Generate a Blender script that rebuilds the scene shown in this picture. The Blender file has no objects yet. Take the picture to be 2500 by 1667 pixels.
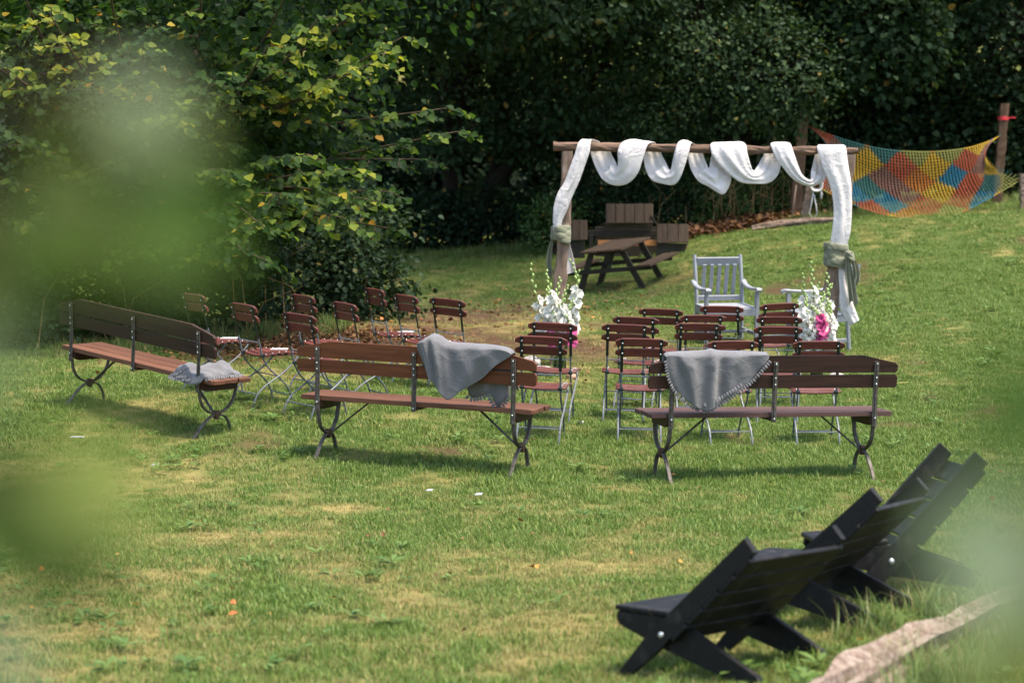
import bpy, bmesh, math, random
import numpy as np
from mathutils import Vector, Matrix, Quaternion

R = math.radians
rng = np.random.default_rng(7)
random.seed(11)
scene = bpy.context.scene
col = scene.collection

# ------------------------------------------------------------------ camera
cam_data = bpy.data.cameras.new("camera")
cam = bpy.data.objects.new("camera", cam_data)
col.objects.link(cam)
cam.location = (0, 0, 2.5)
cam.rotation_euler = (R(90 - 4.42), 0, 0)
cam_data.sensor_width = 36.0
cam_data.lens = 85.0
cam_data.clip_start = 0.05
cam_data.clip_end = 2000
cam_data.dof.use_dof = True
cam_data.dof.focus_distance = 20.5
cam_data.dof.aperture_fstop = 2.8
scene.camera = cam

# ------------------------------------------------------------------ sky, sun, exposure
SUN_EL = R(69)
SUN_AZ = R(118)         # from +Y (away from the camera) towards +X (right)
world = bpy.data.worlds.new("World")
scene.world = world
world.use_nodes = True
wn = world.node_tree
wn.nodes.clear()
w_out = wn.nodes.new("ShaderNodeOutputWorld")
w_bg = wn.nodes.new("ShaderNodeBackground")
w_sky = wn.nodes.new("ShaderNodeTexSky")
w_sky.sky_type = 'NISHITA'
w_sky.sun_disc = False
w_sky.sun_elevation = SUN_EL
w_sky.sun_rotation = SUN_AZ
w_sky.dust_density = 2.0
w_bg.inputs['Strength'].default_value = 0.145
wn.links.new(w_sky.outputs[0], w_bg.inputs[0])
wn.links.new(w_bg.outputs[0], w_out.inputs[0])

sun_data = bpy.data.lights.new("sun", 'SUN')
sun_data.energy = 2.9
sun_data.angle = R(14)
sun_data.color = (1.0, 0.91, 0.78)
sun = bpy.data.objects.new("sun", sun_data)
col.objects.link(sun)
sdir = Vector((math.sin(SUN_AZ) * math.cos(SUN_EL), math.cos(SUN_AZ) * math.cos(SUN_EL), math.sin(SUN_EL)))
sun.rotation_euler = sdir.to_track_quat('Z', 'Y').to_euler()
sun.location = sdir * 60

scene.view_settings.view_transform = 'Standard'
scene.view_settings.look = 'None'
scene.view_settings.exposure = 1.52
scene.view_settings.gamma = 1.0
scene.view_settings.use_curve_mapping = False
scene.render.engine = 'CYCLES'
scene.cycles.use_denoising = True
scene.cycles.max_bounces = 8
scene.cycles.transparent_max_bounces = 8
scene.cycles.sample_clamp_indirect = 4.0

# ------------------------------------------------------------------ ground height (a smooth surface through surveyed points)
CTRL = np.array([(-3.3,20.83,.185),(-2.62,20.24,.10),(-3.98,21.42,.28),(-.79,19.21,.0),(.06,18.9,-.02),(-1.64,19.5,.04),(2.03,18.8,-.04),(2.9,19.0,-.05),(1.16,18.6,-.03),(.95,10.9,.16),(1.55,12,.19),(1.95,12.1,.20),(3.6,11.5,.42),(3.2,15,.12),
(-2,11,.12),(-5,11,.2),(0,8,.32),(4,8,.6),(-4,8,.35),(0,2,.75),(6,2,.9),(-6,2,.8),
(1.06,20.2,.0),(1.5,24.6,.04),(2.6,24.6,.05),(3.3,20.2,.0),(-2.4,21.6,.29),(-2.9,22.5,.33),(-1.8,20.8,.19),(-.6,22.8,.19),(-1.4,23.6,.29),(.5,26,.2),(3.3,26,.15),
(2.4,28,.30),(1.8,38.5,.40),(-2.3,46,.62),(-2,30,.42),(-4.4,26,.42),(4.4,40,1.15),(2.8,42,.95),(7.5,42,1.5),(5.5,25,.16),(7,34,.8),(4.6,32,.45),
(-10,60,1.6),(10,60,2.6),(0,60,1.5),(-12,25,.9),(13,25,.6),(-9,12,.4),(11,12,.8),(14,42,1.9),(-13,42,1.2),(0,48,.9)])
def _phi(r2):
    return .5 * r2 * np.log(r2 + 1e-9)
def _solve():
    n = len(CTRL); P = CTRL[:, :2]
    r2 = ((P[:, None] - P[None]) ** 2).sum(-1)
    A = np.zeros((n + 3, n + 3))
    A[:n, :n] = _phi(r2) + .35 * np.eye(n)
    A[:n, n] = 1; A[:n, n + 1:] = P; A[n, :n] = 1; A[n + 1:, :n] = P.T
    b = np.zeros(n + 3); b[:n] = CTRL[:, 2]
    return np.linalg.solve(A, b)
_W = _solve()
def gz(x, y):
    x = np.clip(np.asarray(x, float), -15, 15); y = np.clip(np.asarray(y, float), -1, 62)
    r2 = (x[..., None] - CTRL[:, 0]) ** 2 + (y[..., None] - CTRL[:, 1]) ** 2
    return _phi(r2) @ _W[:-3] + _W[-3] + _W[-2] * x + _W[-1] * y
def gn(x, y, e=.35):
    dx = (gz(x + e, y) - gz(x - e, y)) / (2 * e)
    dy = (gz(x, y + e) - gz(x, y - e)) / (2 * e)
    return Vector((-dx, -dy, 1)).normalized()

# value noise for how dry the lawn is
_tab = rng.random((64, 64))
def vnoise(x, y):
    xi = np.floor(x).astype(int); yi = np.floor(y).astype(int)
    fx = x - xi; fy = y - yi
    fx = fx * fx * (3 - 2 * fx); fy = fy * fy * (3 - 2 * fy)
    t = lambda a, b: _tab[a % 64, b % 64]
    return (t(xi, yi) * (1 - fx) + t(xi + 1, yi) * fx) * (1 - fy) + (t(xi, yi + 1) * (1 - fx) + t(xi + 1, yi + 1) * fx) * fy
def fbm(x, y, o=4):
    s = 0; a = .5
    for i in range(o):
        s = s + a * vnoise(x * 2 ** i + 17 * i, y * 2 ** i + 31 * i); a *= .5
    return s
def blob(x, y, cx, cy, rx, ry):
    return np.exp(-((x - cx) / rx) ** 2 - ((y - cy) / ry) ** 2)
def dryness(x, y):
    n = .34 * fbm(x * 1.5 + 5, y * .75 + 3) + .30 * fbm(x * 4.6 + 2, y * 2.3 + 8) + .36 * fbm(x * 11 + 6, y * 6 + 1, 2) / .8
    b = .42 + .09 * blob(x, y, -.8, 12.5, 3.2, 4.0) + .10 * blob(x, y, -3.4, 18.3, 1.3, 1.6) - .06 * blob(x, y, 3.5, 20, 2.5, 5)
    b = b + .20 * blob(x, y, -1.0, 32, 2.0, 6) + .12 * blob(x, y, 2.2, 27.5, 1.8, 1.6) + .05 * blob(x, y, -2.2, 26.5, 1.8, 3) 
    b = b - .09 * blob(x, y, 5, 33, 4, 8)
    return np.clip((n - .47 + (b - .42)) * 3.4 + .11, 0, 1)
def soil(x, y):
    s = 1.25 * blob(x, y, -1.0, 32, 1.9, 5) + .9 * blob(x, y, .3, 27.2, 1.0, 1.1) + .9 * blob(x, y, 2.0, 27.3, .9, .9) + 1.1 * blob(x, y, -2.6, 27.3, 1.5, 1.6) + .6 * blob(x, y, 1.6, 37.3, 1.6, 2)
    for cx, cy, r in ((-.62, 19.9, .3), (.15, 22.6, .25), (8.0, 37, .35), (3.6, 22.2, .3), (4.6, 23, .3), (4.1, 24.2, .35), (4.4, 26.5, .35), (1.9, 21.4, .25), (4.9, 36, .6), (-2.1, 20.0, .28), (3.9, 34.8, .6)):
        s = s + .9 * blob(x, y, cx, cy, r, r * 1.6)
    return np.clip((s - .25) * 1.3 + (fbm(x * 2.3, y * 1.2) - .47) * 2.4 * (s > .05), 0, 1)

# ------------------------------------------------------------------ helpers: tags, meshes
def tag(o, label=None, cat=None, group=None, kind=None):
    if label: o['label'] = label
    if cat: o['category'] = cat
    if group: o['group'] = group
    if kind: o['kind'] = kind
    return o
def link(name, me, mat=None, parent=None, loc=None, rot=None):
    o = bpy.data.objects.new(name, me)
    col.objects.link(o)
    if mat is not None and me is not None and len(me.materials) == 0:
        me.materials.append(mat)
    if parent: o.parent = parent
    if loc is not None: o.location = loc
    if rot is not None: o.rotation_euler = rot
    return o
def empty(name, loc=(0, 0, 0), rotz=0.0):
    o = bpy.data.objects.new(name, None)
    o.empty_display_size = .1
    col.objects.link(o)
    o.location = loc
    o.rotation_euler = (0, 0, rotz)
    return o
def kids(o):
    return [c for c in bpy.data.objects if c.parent == o]
def copy_tree(o, parent=None):
    c = o.copy(); col.objects.link(c); c.parent = parent
    for ch in list(o.children):
        copy_tree(ch, c)
    return c
def stand(o, x, y, yaw, sink=.012, tilt=1.0):
    n = gn(x, y); n = Vector((n.x * tilt, n.y * tilt, n.z)).normalized()
    q = Vector((0, 0, 1)).rotation_difference(n) @ Quaternion((0, 0, 1), yaw)
    o.rotation_mode = 'QUATERNION'
    o.rotation_quaternion = q
    o.location = (x, y, float(gz(x, y)) - sink)
    return o
class MB:
    def __init__(s): s.v = []; s.f = []
    def add(s, v, f):
        b = len(s.v); s.v += [tuple(p) for p in v]; s.f += [tuple(i + b for i in q) for q in f]; return s
    def box(s, c, d, r=.004, rot=None):
        # chamfered box
        hx, hy, hz = d[0] / 2, d[1] / 2, d[2] / 2
        r = min(r, hx * .9, hy * .9, hz * .9)
        v = []
        for sx in (-1, 1):
            for sy in (-1, 1):
                for sz in (-1, 1):
                    v += [(sx * hx, sy * (hy - r), sz * (hz - r)), (sx * (hx - r), sy * hy, sz * (hz - r)), (sx * (hx - r), sy * (hy - r), sz * hz)]
        idx = lambda a, b, c_: (a * 4 + b * 2 + c_) * 3
        f = []
        for a in (0, 1):
            q = [idx(a, 0, 0), idx(a, 1, 0), idx(a, 1, 1), idx(a, 0, 1)]; f.append(q if a else q[::-1])
            q = [idx(0, a, 0) + 1, idx(0, a, 1) + 1, idx(1, a, 1) + 1, idx(1, a, 0) + 1]; f.append(q if a else q[::-1])
            q = [idx(0, 0, a) + 2, idx(1, 0, a) + 2, idx(1, 1, a) + 2, idx(0, 1, a) + 2]; f.append(q if a else q[::-1])
        for a in (0, 1):
            for b in (0, 1):
                i, j = idx(a, b, 0), idx(a, b, 1); f.append((i, i + 1, j + 1, j))
                i, j = idx(a, 0, b), idx(a, 1, b); f.append((i, i + 2, j + 2, j))
                i, j = idx(0, a, b), idx(1, a, b); f.append((i + 1, i + 2, j + 2, j + 1))
        for a in (0, 1):
            for b in (0, 1):
                for c_ in (0, 1):
                    i = idx(a, b, c_); f.append((i, i + 1, i + 2))
        M = rot if rot is not None else Matrix.Identity(3)
        v = [M @ Vector(p) + Vector(c) for p in v]
        return s.add(v, f)
    def sweep(s, path, prof, up=(1, 0, 0), scale=None, cap=True):
        # profile [(a,b)] swept along a path; a runs along "side", b along the other normal
        P = [Vector(p) for p in path]; n = len(prof); v = []
        for i, p in enumerate(P):
            t = (P[min(i + 1, len(P) - 1)] - P[max(i - 1, 0)]).normalized()
            u = Vector(up); u = (u - t * u.dot(t))
            if u.length < 1e-4: u = t.orthogonal()
            u.normalize(); w = t.cross(u)
            k = scale[i] if scale is not None else 1
            v += [p + u * (a * k) + w * (b * k) for a, b in prof]
        f = [(i * n + j, i * n + (j + 1) % n, (i + 1) * n + (j + 1) % n, (i + 1) * n + j) for i in range(len(P) - 1) for j in range(n)]
        if cap: f += [tuple(range(n))[::-1], tuple((len(P) - 1) * n + j for j in range(n))]
        return s.add(v, f)
    def tube(s, path, r, n=6, up=(.13, .31, .94), cap=True):
        prof = [(math.cos(2 * math.pi * k / n), math.sin(2 * math.pi * k / n)) for k in range(n)]
        sc = list(r) if hasattr(r, '__len__') else [r] * len(path)
        return s.sweep(path, prof, up, sc, cap)
    def strip(s, path, w, t, up=(1, 0, 0)):
        c = t * .3
        return s.sweep(path, [(-w/2+c, -t/2), (w/2-c, -t/2), (w/2, -t/2+c), (w/2, t/2-c), (w/2-c, t/2), (-w/2+c, t/2), (-w/2, t/2-c), (-w/2, -t/2+c)], up)
    def prism(s, poly, t, axis=0, off=0.0, ch=.004):
        # polygon in the two axes other than `axis`, thickness t centred on off
        n = len(poly); c = Vector((sum(p[0] for p in poly) / n, sum(p[1] for p in poly) / n))
        def sh(p, k):
            d = Vector(p) - c; return tuple(c + d * (1 - k / max(d.length, .02)))
        rings = [([sh(p, ch) for p in poly], -t / 2), (poly, -t / 2 + ch), (poly, t / 2 - ch), ([sh(p, ch) for p in poly], t / 2)]
        v = []
        for pl, h in rings:
            for a, b in pl:
                v.append((off + h, a, b) if axis == 0 else ((a, off + h, b) if axis == 1 else (a, b, off + h)))
        f = [(i * n + j, i * n + (j + 1) % n, (i + 1) * n + (j + 1) % n, (i + 1) * n + j) for i in range(3) for j in range(n)]
        f += [tuple(range(n))[::-1], tuple(3 * n + j for j in range(n))]
        return s.add(v, f)
    def mesh(s, name, mat=None, smooth=False):
        me = bpy.data.meshes.new(name); me.from_pydata(s.v, [], s.f); me.update()
        bm = bmesh.new(); bm.from_mesh(me); bmesh.ops.recalc_face_normals(bm, faces=bm.faces); bm.to_mesh(me); bm.free()
        if smooth: me.polygons.foreach_set('use_smooth', [True] * len(me.polygons))
        if mat: me.materials.append(mat)
        return me
    def obj(s, name, mat, parent=None, smooth=False, loc=None, rot=None):
        return link(name, s.mesh(name, mat, smooth), None, parent, loc, rot)
def arc(cy, cz, r, a0, a1, n, x=0.0, ry=None):
    return [(x, cy + r * math.cos(R(a0 + (a1 - a0) * i / n)), cz + (ry or r) * math.sin(R(a0 + (a1 - a0) * i / n))) for i in range(n + 1)]
def crom(P, n):
    # Catmull-Rom resample to n points, even in chord length
    P = np.array(P, float); m = len(P)
    d = np.r_[0, np.cumsum(np.linalg.norm(np.diff(P, axis=0), axis=1))]; d /= d[-1]
    Q = np.vstack([2 * P[0] - P[1], P, 2 * P[-1] - P[-2]]); out = []
    for t in np.linspace(0, 1, n):
        i = min(np.searchsorted(d, t, side='right') - 1, m - 2); u = (t - d[i]) / max(d[i + 1] - d[i], 1e-9)
        a, b, c, e = Q[i], Q[i + 1], Q[i + 2], Q[i + 3]
        out.append(.5 * (2 * b + (c - a) * u + (2 * a - 5 * b + 4 * c - e) * u * u + (3 * b - a - 3 * c + e) * u ** 3))
    return np.array(out)
def np_mesh(name, V, Fq, mat=None, attrs=None, smooth=False):
    me = bpy.data.meshes.new(name)
    V = np.ascontiguousarray(V, dtype=np.float32); Fq = np.ascontiguousarray(Fq, dtype=np.int32)
    k = Fq.shape[1]
    me.vertices.add(len(V)); me.vertices.foreach_set('co', V.ravel())
    me.loops.add(Fq.size); me.loops.foreach_set('vertex_index', Fq.ravel())
    me.polygons.add(len(Fq)); me.polygons.foreach_set('loop_start', np.arange(len(Fq), dtype=np.int32) * k)
    if smooth: me.polygons.foreach_set('use_smooth', np.ones(len(Fq), dtype=bool))
    for n, a in (attrs or {}).items():
        at = me.attributes.new(n, 'FLOAT', 'POINT'); at.data.foreach_set('value', np.ascontiguousarray(a, dtype=np.float32))
    me.update(calc_edges=True)
    if mat: me.materials.append(mat)
    return me

# ------------------------------------------------------------------ materials
def new_mat(name):
    m = bpy.data.materials.new(name); m.use_nodes = True
    nt = m.node_tree; b = nt.nodes['Principled BSDF']
    return m, nt, b
def N(nt, typ, **kw):
    n = nt.nodes.new(typ)
    for k, v in kw.items():
        if k in n.inputs: n.inputs[k].default_value = v
        else: setattr(n, k, v)
    return n
def ramp(nt, fac, stops):
    r = nt.nodes.new('ShaderNodeValToRGB')
    while len(r.color_ramp.elements) < len(stops): r.color_ramp.elements.new(.5)
    for e, (p, c) in zip(r.color_ramp.elements, stops):
        e.position = p; e.color = (*c, 1)
    nt.links.new(fac, r.inputs[0])
    return r.outputs[0]
def mixc(nt, fac, a, b, mode='MIX'):
    m = nt.nodes.new('ShaderNodeMix'); m.data_type = 'RGBA'; m.blend_type = mode
    for s, i in ((fac, 0), (a, 6), (b, 7)):
        if hasattr(s, 'is_output'): nt.links.new(s, m.inputs[i])
        elif i == 0: m.inputs[0].default_value = s
        else: m.inputs[i].default_value = (*s, 1)
    return m.outputs[2]
def wood(name, c0, c1, scale=(2, 30, 30), rough=.6, spec=.35, bump=.25, wear=None):
    m, nt, b = new_mat(name)
    tc = N(nt, 'ShaderNodeTexCoord'); oi = N(nt, 'ShaderNodeObjectInfo')
    ad = N(nt, 'ShaderNodeVectorMath', operation='ADD'); mp = N(nt, 'ShaderNodeMapping'); mp.inputs['Scale'].default_value = scale
    mu = N(nt, 'ShaderNodeMath', operation='MULTIPLY'); mu.inputs[1].default_value = 37.0
    nt.links.new(oi.outputs['Random'], mu.inputs[0])
    nt.links.new(tc.outputs['Object'], mp.inputs['Vector']); nt.links.new(mp.outputs[0], ad.inputs[0]); nt.links.new(mu.outputs[0], ad.inputs[1])
    n1 = N(nt, 'ShaderNodeTexNoise', Scale=1.0, Detail=6.0, Roughness=.65, Distortion=.6)
    nt.links.new(ad.outputs[0], n1.inputs['Vector'])
    c = ramp(nt, n1.outputs['Fac'], [(.3, c0), (.7, c1)])
    v = N(nt, 'ShaderNodeHueSaturation'); mr = N(nt, 'ShaderNodeMapRange'); mr.inputs[3].default_value = .8; mr.inputs[4].default_value = 1.2
    nt.links.new(oi.outputs['Random'], mr.inputs[0]); nt.links.new(mr.outputs[0], v.inputs['Value']); nt.links.new(c, v.inputs['Color'])
    c = v.outputs[0]
    if wear:
        n2 = N(nt, 'ShaderNodeTexNoise', Scale=9.0, Detail=5.0); nt.links.new(tc.outputs['Object'], n2.inputs['Vector'])
        f = ramp(nt, n2.outputs['Fac'], [(.56, (0, 0, 0)), (.72, (1, 1, 1))]); c = mixc(nt, f, c, wear)
    nt.links.new(c, b.inputs['Base Color'])
    b.inputs['Roughness'].default_value = rough; b.inputs['Specular IOR Level'].default_value = spec
    bp = N(nt, 'ShaderNodeBump', Strength=bump, Distance=.004); nt.links.new(n1.outputs['Fac'], bp.inputs['Height']); nt.links.new(bp.outputs[0], b.inputs['Normal'])
    return m
def plain(name, c, rough=.5, metal=0.0, spec=.5, var=.12, nscale=14.0, c2=None, bump=0.0):
    m, nt, b = new_mat(name)
    tc = N(nt, 'ShaderNodeTexCoord'); n1 = N(nt, 'ShaderNodeTexNoise', Scale=nscale, Detail=5.0, Roughness=.6)
    nt.links.new(tc.outputs['Object'], n1.inputs['Vector'])
    lo = tuple(max(0, x * (1 - var * 2)) for x in c) if c2 is None else c2
    hi = tuple(min(1, x * (1 + var)) for x in c)
    nt.links.new(ramp(nt, n1.outputs['Fac'], [(.3, lo), (.68, hi)]), b.inputs['Base Color'])
    b.inputs['Roughness'].default_value = rough; b.inputs['Metallic'].default_value = metal; b.inputs['Specular IOR Level'].default_value = spec
    if bump:
        bp = N(nt, 'ShaderNodeBump', Strength=bump, Distance=.003); nt.links.new(n1.outputs['Fac'], bp.inputs['Height']); nt.links.new(bp.outputs[0], b.inputs['Normal'])
    return m
def translucent(nt, b, color, amount):
    t = N(nt, 'ShaderNodeBsdfTranslucent'); mx = N(nt, 'ShaderNodeMixShader'); mx.inputs[0].default_value = amount
    if hasattr(color, 'is_output'): nt.links.new(color, t.inputs[0])
    else: t.inputs[0].default_value = (*color, 1)
    nt.links.new(b.outputs[0], mx.inputs[1]); nt.links.new(t.outputs[0], mx.inputs[2])
    nt.links.new(mx.outputs[0], nt.nodes['Material Output'].inputs[0])
def leaf_mat(name, stops, trans=.35, rough=.6, spec=.18, boost=1.7):
    m, nt, b = new_mat(name)
    at = N(nt, 'ShaderNodeAttribute', attribute_name='hue')
    c = ramp(nt, at.outputs['Fac'], stops)
    nt.links.new(c, b.inputs['Base Color']); b.inputs['Roughness'].default_value = rough; b.inputs['Specular IOR Level'].default_value = spec
    g = N(nt, 'ShaderNodeVectorMath', operation='MULTIPLY'); g.inputs[1].default_value = (boost * 1.15, boost * 1.05, boost * .5)
    nt.links.new(c, g.inputs[0]); translucent(nt, b, g.outputs[0], trans)
    return m
M = {}
M['red_wood'] = wood('red brown painted slats', (.072, .017, .011), (.140, .035, .024), (3, 40, 40), .5, .3, .2, wear=(.12, .05, .035))
M['bench_dark'] = wood('dark brown bench planks', (.020, .009, .006), (.052, .021, .013), (2.2, 34, 34), .55, .25, .3)
M['bench_mid'] = wood('red brown bench planks', (.062, .018, .008), (.165, .053, .020), (2.2, 34, 34), .55, .25, .3)
M['seat_worn'] = wood('worn brown seat planks', (.070, .027, .014), (.150, .066, .036), (2.2, 36, 36), .65, .2, .4)
M['seat_dark'] = wood('worn dark seat planks', (.052, .025, .020), (.115, .062, .050), (2.2, 36, 36), .6, .25, .4)
M['iron'] = plain('bare dark bench iron', (.10, .092, .078), .6, .35, .35, .2, 30, c2=(.05, .034, .024))
M['iron_rust'] = plain('rusty iron hub', (.09, .045, .025), .75, .3, .4, .25, 40)
M['zinc'] = plain('galvanised steel', (.14, .148, .16), .55, .3, .5, .12, 25)
M['dark_steel'] = plain('dark green steel', (.022, .030, .028), .4, .5, .5, .15, 25)
M['bolt'] = plain('bright bolt head', (.62, .62, .60), .28, .7, .5, .05)
M['black_wood'] = wood('black stained boards', (.004, .004, .004), (.012, .0105, .0095), (3, 38, 38), .55, .22, .4, wear=(.034, .030, .026))
M['grey_paint'] = plain('grey blue chair paint', (.235, .245, .262), .5, 0, .4, .06, 8)
M['bark_post'] = wood('weathered split log', (.10, .065, .045), (.27, .19, .14), (22, 22, 2.2), .85, .2, .8, wear=(.30, .22, .17))
M['beam_log'] = wood('weathered round log', (.055, .032, .022), (.22, .14, .095), (2.0, 28, 28), .85, .2, .9)
M['grey_post'] = wood('grey weathered post', (.13, .085, .06), (.30, .215, .165), (24, 24, 2), .85, .2, .6)
M['brown_post'] = wood('brown post', (.06, .035, .02), (.15, .09, .055), (24, 24, 2), .85, .2, .6)
M['old_wood'] = wood('old picnic boards', (.032, .019, .010), (.088, .055, .031), (3, 30, 30), .8, .25, .6)
M['old_wood_v'] = wood('old tipped boards', (.028, .017, .010), (.074, .048, .029), (26, 26, 3), .8, .25, .6)
M['old_dark'] = wood('dark picnic frame', (.016, .014, .009), (.045, .036, .022), (4, 26, 26), .8, .25, .5)  # darker brown than the table planks
M['orange_wood'] = wood('bright orange board', (.34, .12, .03), (.50, .21, .06), (3, 30, 30), .6, .3, .3)  # brighter than the other table boards
M['paper'] = plain('white paper', (.52, .51, .49), .7, 0, .3, .03)
M['rope_white'] = plain('white rope', (.62, .60, .54), .8, 0, .2, .08, 60)
M['rope_yellow'] = plain('pale yellow string', (.55, .47, .16), .8, 0, .2, .08, 60)
M['cord_teal'] = plain('dark teal cord', (.02, .075, .08), .85, 0, .2, .15, 40)
M['red_tape'] = plain('red ribbon', (.55, .02, .03), .5, 0, .4, .05)
M['stone'] = plain('field stone', (.36, .33, .29), .9, 0, .2, .25, 18, bump=.6)
M['stone_brown'] = plain('brown stone', (.34, .20, .14), .8, 0, .25, .2, 12, bump=.4)
def cloth(name, c, rough=.9, weave=220.0, trans=.12, var=.06):
    m, nt, b = new_mat(name)
    tc = N(nt, 'ShaderNodeTexCoord'); n1 = N(nt, 'ShaderNodeTexNoise', Scale=weave, Detail=3.0, Roughness=.7); n2 = N(nt, 'ShaderNodeTexNoise', Scale=9.0, Detail=4.0)
    for n in (n1, n2): nt.links.new(tc.outputs['Object'], n.inputs['Vector'])
    a = ramp(nt, n1.outputs['Fac'], [(.3, tuple(x * (1 - var * 2.4) for x in c)), (.7, tuple(min(1, x * (1 + var * 1.6)) for x in c))])
    k = ramp(nt, n2.outputs['Fac'], [(.3, (.86, .86, .86)), (.7, (1, 1, 1))])
    cc = mixc(nt, 1.0, a, k, 'MULTIPLY')
    nt.links.new(cc, b.inputs['Base Color']); b.inputs['Roughness'].default_value = rough; b.inputs['Specular IOR Level'].default_value = .15
    b.inputs['Sheen Weight'].default_value = .25
    bp = N(nt, 'ShaderNodeBump', Strength=.35, Distance=.0015); nt.links.new(n1.outputs['Fac'], bp.inputs['Height']); nt.links.new(bp.outputs[0], b.inputs['Normal'])
    if trans: translucent(nt, b, cc, trans)
    return m
M['white_cloth'] = cloth('white linen', (.82, .765, .735), .9, 120, .26, .03)
def wrinkles(m, scale, strength, dist):
    nt = m.node_tree; b = nt.nodes['Principled BSDF']; old = b.inputs['Normal'].links[0].from_node
    tc = N(nt, 'ShaderNodeTexCoord'); n = N(nt, 'ShaderNodeTexNoise', Scale=scale, Detail=4.0, Roughness=.55, Distortion=1.6)
    r = N(nt, 'ShaderNodeMath', operation='ABSOLUTE'); sb = N(nt, 'ShaderNodeMath', operation='SUBTRACT'); sb.inputs[1].default_value = .5
    nt.links.new(tc.outputs['Object'], n.inputs['Vector']); nt.links.new(n.outputs['Fac'], sb.inputs[0]); nt.links.new(sb.outputs[0], r.inputs[0])
    bp = N(nt, 'ShaderNodeBump', Strength=strength, Distance=dist); nt.links.new(r.outputs[0], bp.inputs['Height']); nt.links.new(bp.outputs[0], old.inputs['Normal'])
wrinkles(M['white_cloth'], 7.0, .8, .035)
M['sage_cloth'] = cloth('sage green gauze', (.235, .235, .155), .9, 160, .15, .08)
M['grey_wool'] = cloth('grey felted wool', (.155, .15, .152), .95, 260, 0, .16)
wrinkles(M['grey_wool'], 5.0, .5, .03)
M['petal_white'] = cloth('white petals', (.83, .81, .72), .6, 60, .35, .03)
M['petal_pink'] = cloth('pink petals', (.72, .10, .30), .6, 60, .35, .12)
M['stem_green'] = plain('flower stem green', (.16, .27, .07), .5, 0, .4, .15, 30)
M['bud_green'] = plain('pale green buds', (.32, .42, .14), .5, 0, .4, .15, 30)
mg, nt, b = new_mat('vase glass')
b.inputs['Base Color'].default_value = (.85, .93, .88, 1); b.inputs['Roughness'].default_value = .04; b.inputs['Transmission Weight'].default_value = 1.0; b.inputs['IOR'].default_value = 1.45
M['glass'] = mg
M['leaf_hazel'] = leaf_mat('hazel leaves', [(0, (.011, .031, .009)), (.45, (.036, .076, .014)), (.72, (.12, .175, .026)), (.93, (.26, .26, .03)), (1.0, (.42, .22, .03))], .48, .6, .16)
M['leaf_oak'] = leaf_mat('oak leaves', [(0, (.010, .026, .011)), (.6, (.026, .052, .019)), (.9, (.062, .098, .025)), (1.0, (.20, .12, .03))], .25, .6, .16)
M['leaf_dark'] = leaf_mat('shade leaves', [(0, (.007, .019, .009)), (.6, (.017, .036, .014)), (.92, (.042, .066, .019)), (1.0, (.16, .11, .03))], .2, .6, .14)  # darker leaf copy with the wood's deep shade put into its colour
M['leaf_bank'] = leaf_mat('bank leaves', [(0, (.020, .050, .014)), (.6, (.050, .095, .024)), (.92, (.11, .15, .035)), (1.0, (.24, .15, .04))], .3, .6, .16)
M['leaf_near'] = leaf_mat('near shrub leaves', [(0, (.016, .040, .006)), (.4, (.040, .085, .010)), (.8, (.16, .20, .04)), (1.0, (.36, .42, .27))], .35, .55, .12, 1.2)  # palest stop paints the sky's gloss on some leaves
M['litter'] = leaf_mat('dead leaves', [(0, (.05, .024, .012)), (.4, (.13, .055, .025)), (.7, (.22, .11, .04)), (.9, (.40, .22, .05)), (1, (.45, .08, .03))], .15, .7, .25, 1.0)
M['bark'] = wood('tree bark', (.008, .0065, .005), (.024, .019, .014), (18, 18, 5), .9, .15, .9)
M['twig'] = plain('twigs', (.085, .06, .035), .8, 0, .2, .3, 20)
M['dry_stalk'] = plain('dry stalks', (.34, .21, .09), .8, 0, .2, .25, 20)

# ground and grass share the same dryness/soil values
def ground_mat():
    m, nt, b = new_mat('lawn earth')
    tc = N(nt, 'ShaderNodeTexCoord'); n1 = N(nt, 'ShaderNodeTexNoise', Scale=26.0, Detail=8.0, Roughness=.75); n2 = N(nt, 'ShaderNodeTexNoise', Scale=3.0, Detail=6.0)
    for n in (n1, n2): nt.links.new(tc.outputs['Object'], n.inputs['Vector'])
    d = N(nt, 'ShaderNodeAttribute', attribute_name='dry'); s = N(nt, 'ShaderNodeAttribute', attribute_name='soil')
    green = ramp(nt, n1.outputs['Fac'], [(.3, (.03, .05, .01)), (.7, (.085, .125, .028))])
    straw = ramp(nt, n1.outputs['Fac'], [(.3, (.17, .13, .045)), (.7, (.38, .30, .11))])
    earth = ramp(nt, n1.outputs['Fac'], [(.3, (.035, .020, .012)), (.7, (.12, .070, .036))])
    c = mixc(nt, d.outputs['Fac'], green, straw); c = mixc(nt, s.outputs['Fac'], c, earth)
    nt.links.new(c, b.inputs['Base Color']); b.inputs['Roughness'].default_value = .95; b.inputs['Specular IOR Level'].default_value = .1
    bp = N(nt, 'ShaderNodeBump', Strength=.9, Distance=.02); nt.links.new(n1.outputs['Fac'], bp.inputs['Height']); nt.links.new(bp.outputs[0], b.inputs['Normal'])
    return m
M['ground'] = ground_mat()
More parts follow.
